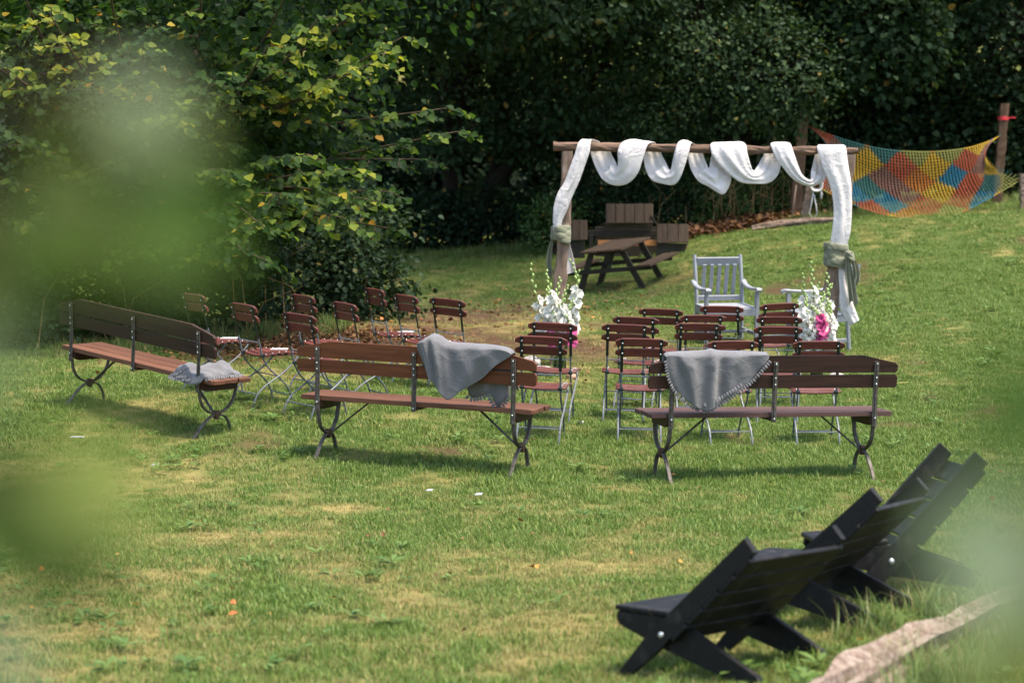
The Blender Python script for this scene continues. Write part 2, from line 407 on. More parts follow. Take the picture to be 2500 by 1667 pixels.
def grass_mat(name, g0, g1, st, trans=.3):
    m, nt, b = new_mat(name)
    d = N(nt, 'ShaderNodeAttribute', attribute_name='dry'); d.attribute_type = 'INSTANCER'
    h = N(nt, 'ShaderNodeAttribute', attribute_name='hue')
    g = ramp(nt, h.outputs['Fac'], [(0, g0), (1, g1)])
    s = ramp(nt, h.outputs['Fac'], [(0, tuple(x * .6 for x in st)), (1, st)])
    # blades turn to straw one by one as a patch dries
    sb = N(nt, 'ShaderNodeMath', operation='SUBTRACT'); ml = N(nt, 'ShaderNodeMath', operation='MULTIPLY_ADD', use_clamp=True)
    h2 = N(nt, 'ShaderNodeAttribute', attribute_name='rnd')
    nt.links.new(d.outputs['Fac'], sb.inputs[0]); nt.links.new(h2.outputs['Fac'], sb.inputs[1])
    nt.links.new(sb.outputs[0], ml.inputs[0]); ml.inputs[1].default_value = 3.0; ml.inputs[2].default_value = .5
    c = mixc(nt, ml.outputs[0], g, s)
    nt.links.new(c, b.inputs['Base Color']); b.inputs['Roughness'].default_value = .5; b.inputs['Specular IOR Level'].default_value = .3
    translucent(nt, b, c, trans)
    return m
M['grass'] = grass_mat('lawn grass', (.050, .115, .014), (.210, .285, .052), (.42, .345, .125))
M['weed'] = grass_mat('lawn weeds', (.055, .115, .018), (.15, .225, .05), (.16, .18, .05))
M['tall_grass'] = grass_mat('tall grass', (.06, .12, .018), (.17, .25, .055), (.36, .30, .12))

# ------------------------------------------------------------------ the ground, one sheet to the horizon
gxs = np.r_[-400, -180, -90, -50, -30, -20, np.linspace(-14, 14, 176), 20, 30, 50, 90, 180, 400]
gys = np.r_[-300, -120, -50, -20, -8, np.linspace(-2, 9, 23), np.linspace(9.2, 50, 256), np.linspace(51, 62, 12), 75, 100, 160, 300, 600]
GX, GY = np.meshgrid(gxs, gys)
GZ = gz(GX, GY)
inside = (np.abs(GX) < 14.1) & (GY > -2) & (GY < 62)
GZ = GZ + np.clip(GY - 62, 0, 22) * .75      # made-up hillside added to close the sky gaps behind the wood
GZ = GZ + np.where(inside, (fbm(GX * 1.7, GY * 1.7) - .47) * .05, 0)
nx, ny = len(gxs), len(gys)
ii = (np.arange(ny - 1)[:, None] * nx + np.arange(nx - 1)[None]).ravel()
Fq = np.stack([ii, ii + 1, ii + nx + 1, ii + nx], 1)
me = np_mesh('ground', np.stack([GX, GY, GZ], -1).reshape(-1, 3), Fq, M['ground'],
             dict(dry=dryness(GX, GY).ravel(), soil=soil(GX, GY).ravel()), True)
ground = tag(link('ground', me), 'sloping lawn earth under the grass', None, None, 'structure')

# ------------------------------------------------------------------ grass (uncountable: one object, blades instanced on points)
def clump(name, n, rad, h0, h1, w, lean, seg, mat, seed):
    r = np.random.default_rng(seed)
    a = r.random(n) * 6.283; q = rad * np.sqrt(r.random(n)); bx = q * np.cos(a); by = q * np.sin(a)
    h = h0 + (h1 - h0) * r.random(n); az = r.random(n) * 6.283; ln = lean * (.3 + r.random(n)); wd = w * (.7 + .6 * r.random(n))
    ox, oy = np.cos(az), np.sin(az); V = []; F = []
    rows = []
    for k in range(seg + 1):
        t = k / seg; ww = wd * (1 - t ** 1.6) * .5 + .0004
        px = bx + ox * ln * h * t * t; py = by + oy * ln * h * t * t; pz = h * (t - .35 * ln * t * t) - .006
        rows.append(np.stack([np.stack([px - oy * ww, py + ox * ww, pz], -1), np.stack([px + oy * ww, py - ox * ww, pz], -1)], 1))
    V = np.stack(rows, 1).reshape(n, -1, 3); m = V.shape[1]
    f = np.concatenate([np.array([[2 * k, 2 * k + 1, 2 * k + 3, 2 * k + 2]]) for k in range(seg)])
    F = (np.arange(n)[:, None, None] * m + f[None]).reshape(-1, 4)
    hu = np.repeat(r.random(n), m); rn = np.repeat(r.random(n), m)
    return np_mesh(name, V.reshape(-1, 3), F, mat, dict(hue=hu, rnd=rn))
def weed_mesh(name, n, rad, seed, mat):
    r = np.random.default_rng(seed); V = []; F = []; hu = []
    for i in range(n):
        a = r.random() * 6.283; l = rad * (.6 + .5 * r.random()); w = l * .32; z0 = .01 + .02 * r.random(); up = .25 + .5 * r.random()
        d = Vector((math.cos(a), math.sin(a), up)).normalized(); s = Vector((-math.sin(a), math.cos(a), 0)); b = len(V)
        c = Vector((0, 0, z0)) + d * (.1 * l)
        for y, x in ((0, .05), (.35, .8), (.7, 1.0), (1, .1)):
            p = c + d * (l * y) - Vector((0, 0, .25 * l * y * y)); V += [tuple(p - s * (w * x * .5)), tuple(p + s * (w * x * .5))]
        F += [(b + 2 * k, b + 2 * k + 1, b + 2 * k + 3, b + 2 * k + 2) for k in range(3)]; hu += [r.random()] * 8
    return np_mesh(name, np.array(V), np.array(F), mat, dict(hue=np.array(hu), rnd=np.random.default_rng(seed).random(len(hu)) * .3 + .7))
def scatter(name, label, meshes, P, sc, dry, cat=None, pick=None, tilt=.15):
    src = bpy.data.collections.new(name + ' sources')
    for i, me in enumerate(meshes):
        o = bpy.data.objects.new('%s_%02d' % (name, i), me); src.objects.link(o)
    n = len(P); me = bpy.data.meshes.new(name); me.vertices.add(n); me.vertices.foreach_set('co', P.astype(np.float32).ravel())
    rot = np.stack([(rng.random(n) - .5) * 2 * tilt, (rng.random(n) - .5) * 2 * tilt, rng.random(n) * 6.283], -1)
    for nm, a in (('sc', sc), ('dry', dry)):
        me.attributes.new(nm, 'FLOAT', 'POINT').data.foreach_set('value', np.asarray(a, np.float32))
    me.attributes.new('rot', 'FLOAT_VECTOR', 'POINT').data.foreach_set('vector', rot.astype(np.float32).ravel())
    me.attributes.new('pick', 'INT', 'POINT').data.foreach_set('value', rng.integers(0, len(meshes), n).astype(np.int32))
    o = link(name, me)
    ng = bpy.data.node_groups.new(name, 'GeometryNodeTree')
    ng.interface.new_socket('Geometry', in_out='INPUT', socket_type='NodeSocketGeometry'); ng.interface.new_socket('Geometry', in_out='OUTPUT', socket_type='NodeSocketGeometry')
    gi = ng.nodes.new('NodeGroupInput'); go = ng.nodes.new('NodeGroupOutput'); iop = ng.nodes.new('GeometryNodeInstanceOnPoints')
    ci = ng.nodes.new('GeometryNodeCollectionInfo'); ci.inputs['Collection'].default_value = src; ci.inputs['Separate Children'].default_value = True; ci.inputs['Reset Children'].default_value = True
    def na(nm, t):
        a = ng.nodes.new('GeometryNodeInputNamedAttribute'); a.data_type = t; a.inputs[0].default_value = nm
        return [s for s in a.outputs if s.enabled][0]
    L = ng.links.new
    L(gi.outputs[0], iop.inputs['Points']); L(ci.outputs[0], iop.inputs['Instance']); iop.inputs['Pick Instance'].default_value = True
    L(na('pick', 'INT'), iop.inputs['Instance Index']); L(na('rot', 'FLOAT_VECTOR'), iop.inputs['Rotation']); L(na('sc', 'FLOAT'), iop.inputs['Scale'])
    L(iop.outputs[0], go.inputs[0])
    md = o.modifiers.new('scatter', 'NODES'); md.node_group = ng
    return tag(o, label, None, None, 'stuff')
def wedge(n, y0, y1, m=.7, k=.222):
    # random points of the lawn the picture can see, a bit beyond its sides
    y = np.sqrt(rng.random(n) * ((y1 + m / k) ** 2 - (y0 + m / k) ** 2) + (y0 + m / k) ** 2) - m / k
    x = (rng.random(n) * 2 - 1) * (k * y + m)
    return x, y
gx, gy = wedge(15000, 9.0, 17); gx2, gy2 = wedge(21000, 17, 29); gx3, gy3 = wedge(19000, 29, 47)
gx = np.r_[gx, gx2, gx3]; gy = np.r_[gy, gy2, gy3]
dr = dryness(gx, gy); so = soil(gx, gy)
keep = rng.random(len(gx)) > so * .86
gx, gy, dr, so = gx[keep], gy[keep], dr[keep], so[keep]
sc = (.62 + .55 * rng.random(len(gx)) + .55 * np.clip((fbm(gx * 1.9 + 3, gy * 1.3) - .52) * 5, 0, 1) * rng.random(len(gx))) * (1.12 - .5 * dr) * np.where(gy > 29, 1.25, 1.0)
clumps = [clump('grass', 42, .085, .020, .050, .0042, .55, 2, M['grass'], 30 + i) for i in range(6)]
P = np.stack([gx, gy, gz(gx, gy) + (fbm(gx * 1.7, gy * 1.7) - .47) * .05], -1)
scatter('grass', 'short patchy lawn grass, green with straw yellow spots', clumps, P, sc, np.clip(dr + .1 * (rng.random(len(dr)) - .5) + .3 * so, 0, 1))
wx, wy = wedge(2600, 9, 40)
kp = (fbm(wx * .9 + 40, wy * .6 + 9) > .50) & (soil(wx, wy) < .5); wx, wy = wx[kp], wy[kp]
scatter('lawn_weeds', 'low broad leaved weeds growing in the lawn', [weed_mesh('weed', 7 + i, .055 + .012 * i, 60 + i, M['weed']) for i in range(4)],
        np.stack([wx, wy, gz(wx, wy) + .01], -1), .7 + .7 * rng.random(len(wx)), rng.random(len(wx)) * .3)
# rough grass: beside the log near the camera, along the edge of the trees, round the stakes and the tipped table
def strip_pts(n, pts, spread):
    pts = np.array(pts, float); d = np.r_[0, np.cumsum(np.linalg.norm(np.diff(pts, axis=0), axis=1))]
    t = rng.random(n) * d[-1]; x = np.interp(t, d, pts[:, 0]); y = np.interp(t, d, pts[:, 1])
    return x + rng.normal(0, spread, n), y + rng.normal(0, spread, n)
tx, ty = [], []
for n, pts, s in ((150, [(1.45, 9.6), (2.27, 11.0), (3.0, 12.6)], .10), (200, [(1.9, 9.6), (2.8, 11.2), (3.5, 12.6)], .25), (30, [(1.5, 11.2), (2.1, 11.9), (2.7, 12.9)], .10),
                  (500, [(2.2, 43.4), (5, 43.0), (9.5, 43.6)], .35), (260, [(-2.2, 44.6), (2, 44.8)], .3), (160, [(9.2, 40.3), (9.3, 41.8)], .3), (180, [(-4.6, 24.7), (-3.2, 27.2), (-2.2, 29.5)], .3), (60, [(5.0, 42.2), (5.5, 42.2)], .2)):
    a, b_ = strip_pts(n, pts, s); tx.append(a); ty.append(b_)
tx = np.concatenate(tx); ty = np.concatenate(ty)
scatter('tall_grass', 'longer rough grass at the log and along the tree edge', [clump('tall_blades', 24, .10, .12, .30, .006, .75, 3, M['tall_grass'], 80 + i) for i in range(4)],
        np.stack([tx, ty, gz(tx, ty)], -1), .5 + .5 * rng.random(len(tx)), .0 + .4 * rng.random(len(tx)))

# ------------------------------------------------------------------ leaves
SHAPES = {
    'broad': ([(0, 0), (.22, .34), (.52, .44), (.84, .20), (1, 0)], .22),
    'oak':   ([(0, 0), (.26, .17), (.60, .33), (.86, .22), (1, 0)], .18),
    'long':  ([(0, 0), (.22, .16), (.50, .21), (.80, .12), (1, 0)], .14),
}
def leaves(Pt, D, Nn, S, hue, shape='broad', name='leaves', mat=None):
    # one folded leaf per point: midrib along D, face normal Nn, length S
    prof, fold = SHAPES[shape]
    D = D / np.linalg.norm(D, axis=1, keepdims=True)
    Nn = Nn - D * (Nn * D).sum(1, keepdims=True); Nn = Nn / np.maximum(np.linalg.norm(Nn, axis=1, keepdims=True), 1e-6)
    W = np.cross(D, Nn); n = len(Pt)
    def pt(y, x, z): return Pt + S[:, None] * (D * y + W * x + Nn * z)
    droop = lambda y: -.12 * y * y
    V = np.stack([pt(0, 0, 0), pt(.5, 0, droop(.5)), pt(1, 0, droop(1))] +
                 [pt(y, x, x * fold * 1.6 + droop(y)) for y, x in prof[1:4]] + [pt(y, -x, x * fold * 1.6 + droop(y)) for y, x in prof[1:4]], 1)
    f = np.array([[0, 3, 4, 1], [1, 4, 5, 2], [0, 1, 7, 6], [1, 2, 8, 7]])
    F = (np.arange(n)[:, None, None] * 9 + f[None]).reshape(-1, 4)
    return np_mesh(name, V.reshape(-1, 3), F, mat, dict(hue=np.repeat(hue, 9)))
def unit(n):
    v = rng.normal(size=(n, 3)); return v / np.linalg.norm(v, axis=1, keepdims=True)
def cluster_leaves(centers, per, spread, size, out, up=.7, hue=(.1, .75), outward=.8):
    # leaves in sprays round cluster centres; `out` is each cluster's outward direction
    k = len(centers); n = k * per
    c = np.repeat(centers, per, 0); o = np.repeat(out, per, 0)
    off = rng.normal(size=(n, 3)) * spread * np.array([1, 1, .62]); P_ = c + off
    D = o * .6 + unit(n) * .9 + off / spread * .25 + np.array([0, 0, -.25])
    Nn = np.array([0, 0, up]) + o * outward * .6 + unit(n) * .55
    S = size * (.65 + .6 * rng.random(n))
    ch = np.repeat(rng.random(k), per); h = hue[0] + (hue[1] - hue[0]) * np.clip(.55 * ch + .5 * rng.random(n), 0, 1)
    h = np.where(rng.random(n) < .012, .93 + .07 * rng.random(n), h)
    return P_, D, Nn, S, h
def shell(c, r, n, lo=-1.0, inner=.72):
    u = unit(int(n * 2.4)); u = u[u[:, 2] > lo][:n]
    k = inner + (1 - inner) * rng.random((len(u), 1)) ** .6
    return np.array(c) + u * k * np.array(r), u
def limbs(mb, paths, r0, r1, n=7):
    for p in paths:
        q = crom(p, 10); q = q + rng.normal(0, .02, q.shape) * np.linspace(0, 1, 10)[:, None]
        mb.tube([tuple(a) for a in q], np.linspace(r0, r1, 10), n)
def tree(name, label, base, blobs, per, spread, size, mat, shape, trunks, r0=.16, group=None, hue=(.05, .75), up=.7, cat='tree'):
    # blobs: (centre, radii, clusters, lowest) - leaf clusters fill the outer shell of each
    o = empty(name, base); tag(o, label, cat, group)
    A = [[], [], [], [], []]
    tips = []
    for c, r, n, lo in blobs:
        C_, U = shell(c, r, n, lo)
        keep = C_[:, 2] > gz(C_[:, 0], C_[:, 1]) + .15; C_, U = C_[keep], U[keep]
        for L_, a in zip(A, cluster_leaves(C_, per, spread, size, U, up, hue)): L_.append(a)
        for q in rng.integers(0, len(C_), max(4, n // 14)): tips.append((np.array(c), C_[q]))
    A = [np.concatenate(a) for a in A]
    # the leaves that show largest, towards the lawn, are single objects; the rest is one crown
    vis = np.where((A[0][:, 2] < 2.5 + .064 * A[0][:, 1]) & (np.abs(A[0][:, 0]) < .21 * A[0][:, 1]))[0]
    vis = vis[np.argsort(A[0][vis, 1] - 3 * A[3][vis])][:900]; vis = rng.permutation(vis)[:160]
    rest = np.ones(len(A[0]), bool); rest[vis] = False
    B0 = np.array(base); lm = [leaves(np.zeros((1, 3)), np.array([[0, 1., 0]]), np.array([[0, 0, 1.]]), np.array([1.0]), np.array([h]), shape, 'leaf', mat) for h in np.linspace(.05, .97, 8)]
    for i in vis:
        l = link('leaf', lm[int(min(7, A[4][i] * 8))], None, o, tuple(A[0][i] - B0)); dd = Vector(A[1][i]).normalized(); nn = Vector(A[2][i]); nn = (nn - dd * nn.dot(dd)).normalized()
        l.rotation_euler = Matrix((dd.cross(nn), dd, nn)).transposed().to_euler(); l.scale = (float(A[3][i]) * 1.1,) * 3
    A = [a[rest] for a in A]; A[0] = A[0] - np.array(base)
    cr = link('crown', leaves(*A, shape=shape, name='crown', mat=mat), None, o); cr['kind'] = 'stuff'
    mb = MB()
    limbs(mb, [[np.array(p) - np.array(base) for p in t] for t in trunks], r0, r0 * .35)
    limbs(mb, [[(c - np.array(base)) * np.array([1, 1, 1]), (.5 * (c + t)) - np.array(base) + rng.normal(0, .1, 3), t - np.array(base)] for c, t in tips], .045, .012, 5)
    mb.obj('trunk', M['bark'], o, True)
    return o

# ------------------------------------------------------------------ the wood behind, too dense to count
def woodland():
    n = 26000
    p1 = np.stack([rng.uniform(-17, 19, n), rng.uniform(48.5, 60, n), rng.uniform(5.2, 12, n)], -1)
    n2 = 26000
    p2 = np.stack([rng.uniform(-18, 20, n2), rng.uniform(54.5, 62, n2), rng.uniform(.3, 12, n2) ], -1)
    n3 = 7000
    p3 = np.stack([rng.uniform(-12, 14, n3), rng.uniform(48.5, 55, n3), np.zeros(n3)], -1); p3[:, 2] = gz(p3[:, 0], p3[:, 1]) + rng.random(n3) ** 1.5 * 2.2
    P_ = np.concatenate([p1, p2, p3]); k = len(P_)
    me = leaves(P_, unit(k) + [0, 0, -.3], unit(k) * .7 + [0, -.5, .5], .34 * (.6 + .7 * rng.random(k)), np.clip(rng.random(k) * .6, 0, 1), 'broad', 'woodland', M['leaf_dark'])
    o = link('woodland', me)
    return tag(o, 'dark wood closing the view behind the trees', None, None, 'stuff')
woodland()
for i, (x, y, r, lx) in enumerate(((-3.6, 53, .22, .3), (-1.5, 54.5, .18, -.4), (.4, 52.5, .2, .7), (2.4, 54, .17, .3), (5.4, 53, .2, -.3), (8.6, 54, .22, .2), (-6.4, 52, .2, .5))):
    z = float(gz(x, y)); mb = MB()
    mb.tube([(lx * t * t * 2, 0, t * 8.5 - .2) for t in np.linspace(0, 1, 8)], np.linspace(r, r * .5, 8), 8)
    for a in range(4):
        h = 2.5 + 1.3 * a; an = rng.random() * 6.28
        mb.tube([(lx * (h / 8.5) ** 2 * 2, 0, h), (lx * (h / 8.5) ** 2 * 2 + .9 * math.cos(an), .9 * math.sin(an), h + .6), (lx * .4 + 2 * math.cos(an), 2 * math.sin(an), h + 1.8)], [.07, .05, .02], 5)
    t = empty('wood_tree', (x, y, z))
    mb.obj('trunk', M['bark'], t, True)
    k = 260; c_, u_ = shell((x + lx * 2, y, 8.2), (2.2, 2.0, 1.8), 22); A = cluster_leaves(c_, 12, .5, .3, u_, .7, (.0, .5)); A = list(A); A[0] = A[0] - [x, y, z]
    cr = link('crown', leaves(*A, shape='broad', name='crown', mat=M['leaf_dark']), None, t); cr['kind'] = 'stuff'
    tag(t, 'bare dark trunk of a shaded tree deep in the wood', 'tree', 'shaded trees deep in the wood')

# ------------------------------------------------------------------ trees along the edge of the lawn
tree('oak_tree', 'oak with lobed leaves whose leaning dark trunk shows left of the arch', (-.9, 46.6, float(gz(-.9, 46.6)) - .1),
     [((-.4, 43.6, 6.6), (3.0, 2.4, 2.5), 300, -1), ((.7, 42.4, 5.6), (1.9, 1.2, 1.1), 120, -1), ((-2.4, 43.2, 5.5), (1.5, 1.3, 1.1), 80, -1), ((1.6, 45.2, 4.5), (1.7, 1.5, 1.7), 150, -1), ((-1.3, 45.6, 3.7), (1.5, .8, 1.3), 90, -1), ((.5, 45.7, 3.5), (1.1, .6, 1.1), 60, -1), ((-.8, 45.8, 7.6), (3.2, 2.6, 1.8), 120, -.4), ((1.6, 36.2, 8.3), (3.7, 4.6, 1.3), 330, -1)],  # last blob: high crown added above the frame to shade the lawn
     30, .26, .14, M['leaf_oak'], 'oak',
     [[(-.9, 46.6, .4), (-.5, 46.4, 1.6), (.2, 46.0, 2.6), (1.3, 45.6, 3.4), (1.9, 45.2, 4.6)], [(-.9, 46.6, .4), (-1.2, 46.5, 2.2), (-.9, 46.0, 4.2), (-.4, 45, 6.4)], [(-.6, 46.5, 1.2), (-.2, 46.6, 2.6), (-.1, 46.2, 4.4), (.6, 45, 5.6)], [(-.9, 46.2, 3.4), (-.2, 44, 6.2), (.8, 40, 8.0), (1.6, 36, 8.5)]], .19)
tree('field_maple', 'bushy small leaved tree hanging down behind the arch beam', (4.0, 45.0, float(gz(4.0, 45.0)) - .1),
     [((3.4, 43.4, 4.7), (1.7, 1.3, 1.5), 230, -1), ((4.6, 43.0, 3.9), (1.15, .9, 1.05), 150, -1), ((2.4, 43.8, 5.6), (1.8, 1.3, 1.4), 150, -1), ((4.2, 44.4, 6.8), (2.6, 2.2, 2.0), 150, -.6), ((3.0, 43.4, 3.3), (1.0, .8, .7), 70, -1)],
     34, .21, .095, M['leaf_oak'], 'oak',
     [[(4.0, 45, 1.1), (4.0, 44.8, 2.6), (3.6, 44.2, 4.4), (3.4, 43.8, 6)], [(4.0, 44.9, 2.0), (4.5, 44.2, 3.4), (4.7, 43.6, 4.4)]], .13, hue=(.15, .85))
tree('sycamore_tree', 'broad leaved tree with a rounded bough above the hammock', (7.2, 46.0, float(gz(7.2, 46.0)) - .1),
     [((6.5, 43.8, 4.6), (1.15, 1.0, 1.05), 170, -1), ((7.1, 44.0, 6.0), (2.0, 1.5, 1.5), 170, -1), ((5.7, 44.3, 5.8), (1.4, 1.2, 1.2), 90, -1), ((7.4, 45.2, 7.6), (2.6, 2.2, 1.8), 100, -.5)],
     32, .22, .125, M['leaf_oak'], 'broad',
     [[(7.2, 46, 1.4), (7.2, 45.6, 3.2), (6.9, 44.9, 5), (6.8, 44.6, 7)], [(7.2, 45.8, 2.6), (6.8, 44.8, 3.8), (6.6, 44.2, 4.8)]], .15, hue=(.1, .8))
tree('thorn_tree', 'dark tree covered with creeper at the right end of the hammock', (10.0, 46.4, float(gz(10.0, 46.4)) - .1),
     [((9.6, 44.9, 4.6), (2.0, 1.2, 1.8), 230, -1), ((9.3, 45.6, 6.8), (3.0, 1.8, 2.0), 140, -1), ((8.0, 45.4, 3.9), (1.2, .9, 1.6), 120, -1)],
     30, .24, .105, M['leaf_dark'], 'broad',
     [[(10, 46.4, 1.5), (9.8, 46, 3.5), (9.4, 45.7, 6)], [(9.9, 46.2, 2.4), (9.2, 45.6, 4.0), (8.6, 45.4, 5)]], .14, hue=(.15, .95))

# ------------------------------------------------------------------ bushes and bank growth
def bush(name, label, base, blobs, per, spread, size, mat, shape='broad', hue=(.05, .8), cat='bush', group=None, stems=10, stem_h=1.0, stalks=0):
    z = float(gz(base[0], base[1])); B = np.array([base[0], base[1], z])
    o = empty(name, tuple(B)); tag(o, label, cat, group)
    A = [[], [], [], [], []]
    for c, r, n in blobs:
        C_, U = shell(c, r, n, -.6, .6)
        g = gz(C_[:, 0], C_[:, 1]); C_[:, 2] = np.maximum(C_[:, 2], g + .06)
        for L_, a in zip(A, cluster_leaves(C_, per, spread, size, U, .7, hue)): L_.append(a)
    A = [np.concatenate(a) for a in A]; A[0] = A[0] - B
    f = link('foliage', leaves(*A, shape=shape, name='foliage', mat=mat), None, o); f['kind'] = 'stuff'
    mb = MB(); st = MB()
    for i in range(stems):
        c, r, n = blobs[i % len(blobs)]
        x = c[0] + rng.normal(0, r[0] * .35); y = c[1] + rng.normal(0, r[1] * .3); g = float(gz(x, y)); k = c[2] + r[2] * .7 - g
        mb.tube([(x - B[0], y - B[1], g - z - .03), (x - B[0] + rng.normal(0, .08), y - B[1], g - z + k * .5), (x - B[0] + rng.normal(0, .25), y - B[1] + rng.normal(0, .15), g - z + k)], [.016, .012, .005], 5)
    if stems: sm = mb.obj('stems', M['twig'], o, True); sm['kind'] = 'stuff'
    for i in range(stalks):
        c, r, n = blobs[i % len(blobs)]
        x = c[0] + rng.normal(0, r[0] * .6); y = c[1] - r[1] * (.8 + .3 * rng.random()); g = float(gz(x, y)); k = .5 + .6 * rng.random(); lx = rng.normal(0, .3)
        st.tube([(x - B[0], y - B[1], g - z), (x - B[0] + lx * .4, y - B[1] - .05, g - z + k * .7), (x - B[0] + lx * 1.2, y - B[1] - .15, g - z + k)], [.006, .005, .003], 4)
    if stalks: s_ = st.obj('dry_stalk', M['dry_stalk'], o); s_['kind'] = 'stuff'
    return o
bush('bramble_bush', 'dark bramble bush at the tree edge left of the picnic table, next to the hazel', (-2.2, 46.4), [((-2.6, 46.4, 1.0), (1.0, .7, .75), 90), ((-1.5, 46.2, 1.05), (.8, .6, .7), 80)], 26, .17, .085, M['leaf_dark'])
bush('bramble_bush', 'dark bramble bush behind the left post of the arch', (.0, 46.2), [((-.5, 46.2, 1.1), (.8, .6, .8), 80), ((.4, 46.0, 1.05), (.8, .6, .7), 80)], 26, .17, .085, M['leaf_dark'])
bush('filler_bush', 'tall dark bush added to fill the shaded hollow behind the oak trunk', (-.8, 49.6), [((-2.2, 49.6, 1.9), (1.5, .7, 1.6), 150), ((-.4, 49.8, 2.1), (1.5, .7, 1.8), 160), ((1.4, 49.4, 2.2), (1.4, .7, 1.8), 150)], 22, .24, .12, M['leaf_dark'], 'broad', (.0, .45))  # added to keep the bright gaps behind the trunk dark
bush('elder_bush', 'light green leafy bush between arch post and tipped table', (.75, 43.6), [((.75, 43.5, 1.2), (.45, .45, .55), 50)], 24, .15, .10, M['leaf_bank'], 'long', (.1, .7))
bush('nettle_bank', 'tall nettles on the bank under the middle of the arch', (2.2, 44.6), [((1.6, 44.8, 1.7), (.9, .6, .8), 90), ((2.8, 44.8, 1.9), (.9, .6, .75), 90), ((1.1, 44.3, 1.2), (.8, .35, .5), 80), ((2.1, 44.1, 1.3), (.8, .35, .5), 90), ((3.1, 43.9, 1.4), (.7, .35, .5), 80)], 26, .17, .10, M['leaf_dark'], 'long', (.1, .85), stalks=14)
bush('nettle_bank', 'sunlit weeds and dry stalks on the bank left of the leaning stake', (4.2, 44.2), [((3.6, 44.3, 1.75), (.7, .5, .6), 70), ((4.6, 43.8, 1.7), (.7, .5, .55), 80), ((4.0, 43.7, 1.45), (.7, .35, .4), 70), ((5.2, 43.6, 1.6), (.6, .35, .45), 60)], 26, .16, .085, M['leaf_bank'], 'long', (.15, .95), stalks=70)
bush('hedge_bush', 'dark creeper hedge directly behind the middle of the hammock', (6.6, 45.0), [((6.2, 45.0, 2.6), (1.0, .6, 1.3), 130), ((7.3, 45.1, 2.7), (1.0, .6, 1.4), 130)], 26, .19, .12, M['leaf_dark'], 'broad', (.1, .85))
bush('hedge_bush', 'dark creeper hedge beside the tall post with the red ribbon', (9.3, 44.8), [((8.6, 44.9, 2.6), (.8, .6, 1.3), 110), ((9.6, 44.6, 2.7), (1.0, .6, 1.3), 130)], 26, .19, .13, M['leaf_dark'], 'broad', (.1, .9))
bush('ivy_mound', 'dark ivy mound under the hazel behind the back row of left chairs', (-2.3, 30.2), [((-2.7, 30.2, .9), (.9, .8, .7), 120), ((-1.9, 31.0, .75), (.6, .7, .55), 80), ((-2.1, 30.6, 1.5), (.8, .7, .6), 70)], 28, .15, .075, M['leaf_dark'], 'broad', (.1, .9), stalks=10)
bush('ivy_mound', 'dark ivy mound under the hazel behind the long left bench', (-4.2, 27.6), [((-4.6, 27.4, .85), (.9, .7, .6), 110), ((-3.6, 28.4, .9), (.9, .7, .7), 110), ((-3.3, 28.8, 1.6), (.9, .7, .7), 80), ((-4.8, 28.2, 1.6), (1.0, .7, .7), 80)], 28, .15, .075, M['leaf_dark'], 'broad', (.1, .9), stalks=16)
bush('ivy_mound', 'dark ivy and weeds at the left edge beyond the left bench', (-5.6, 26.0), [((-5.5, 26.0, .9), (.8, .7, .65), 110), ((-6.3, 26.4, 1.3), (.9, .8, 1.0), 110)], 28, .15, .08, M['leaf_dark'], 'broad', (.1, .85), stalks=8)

# ------------------------------------------------------------------ the hazel on the left: stems, drooping boughs, leaves in flat sprays
HZ = np.array([-4.3, 29.0, float(gz(-4.3, 29.0)) - .1])
haz = tag(empty('hazel_tree', tuple(HZ)), 'big hazel with yellow leaves, sunlight tinted into some boughs, overhanging the left chairs', 'tree')
limb_tips = [(-1.15, 25.9, 3.75), (-1.5, 25.6, 3.45), (-.72, 26.4, 3.0), (-.62, 26.9, 2.75), (-1.05, 26.5, 2.45), (-1.35, 26.2, 2.1), (-1.65, 25.3, 2.35), (-1.6, 25.2, 2.05), (-1.75, 25.0, 1.85), (-1.35, 26.4, 1.7),
             (-2.1, 24.9, 2.5), (-2.35, 24.7, 2.1), (-2.5, 24.6, 1.75), (-2.7, 24.5, 1.5), (-2.95, 24.5, 2.35), (-3.1, 24.4, 1.9), (-2.0, 25.2, 3.9), (-2.5, 24.9, 3.6), (-3.0, 24.7, 3.3), (-3.5, 24.5, 2.9),
             (-3.7, 24.4, 3.7), (-4.2, 24.3, 3.2), (-4.6, 24.2, 3.9), (-4.3, 24.3, 2.3), (-4.9, 24.2, 1.8), (-5.2, 24.1, 2.8), (-5.4, 24.2, 3.6), (-5.8, 24.2, 2.2), (-2.2, 25.6, 4.5), (-3.2, 25.2, 4.5), (-4.2, 25, 4.6), (-5.2, 25, 4.7), (-1.2, 26.6, 4.6),
             (-2.6, 26.0, 1.35), (-3.3, 25.6, 1.4), (-4.0, 25.4, 1.45), (-2.2, 26.6, 2.9), (-3.1, 26.2, 2.6), (-6.2, 24.6, 3.2), (-6.2, 24.8, 4.2)]
hl = [[], [], [], [], []]
br = MB()
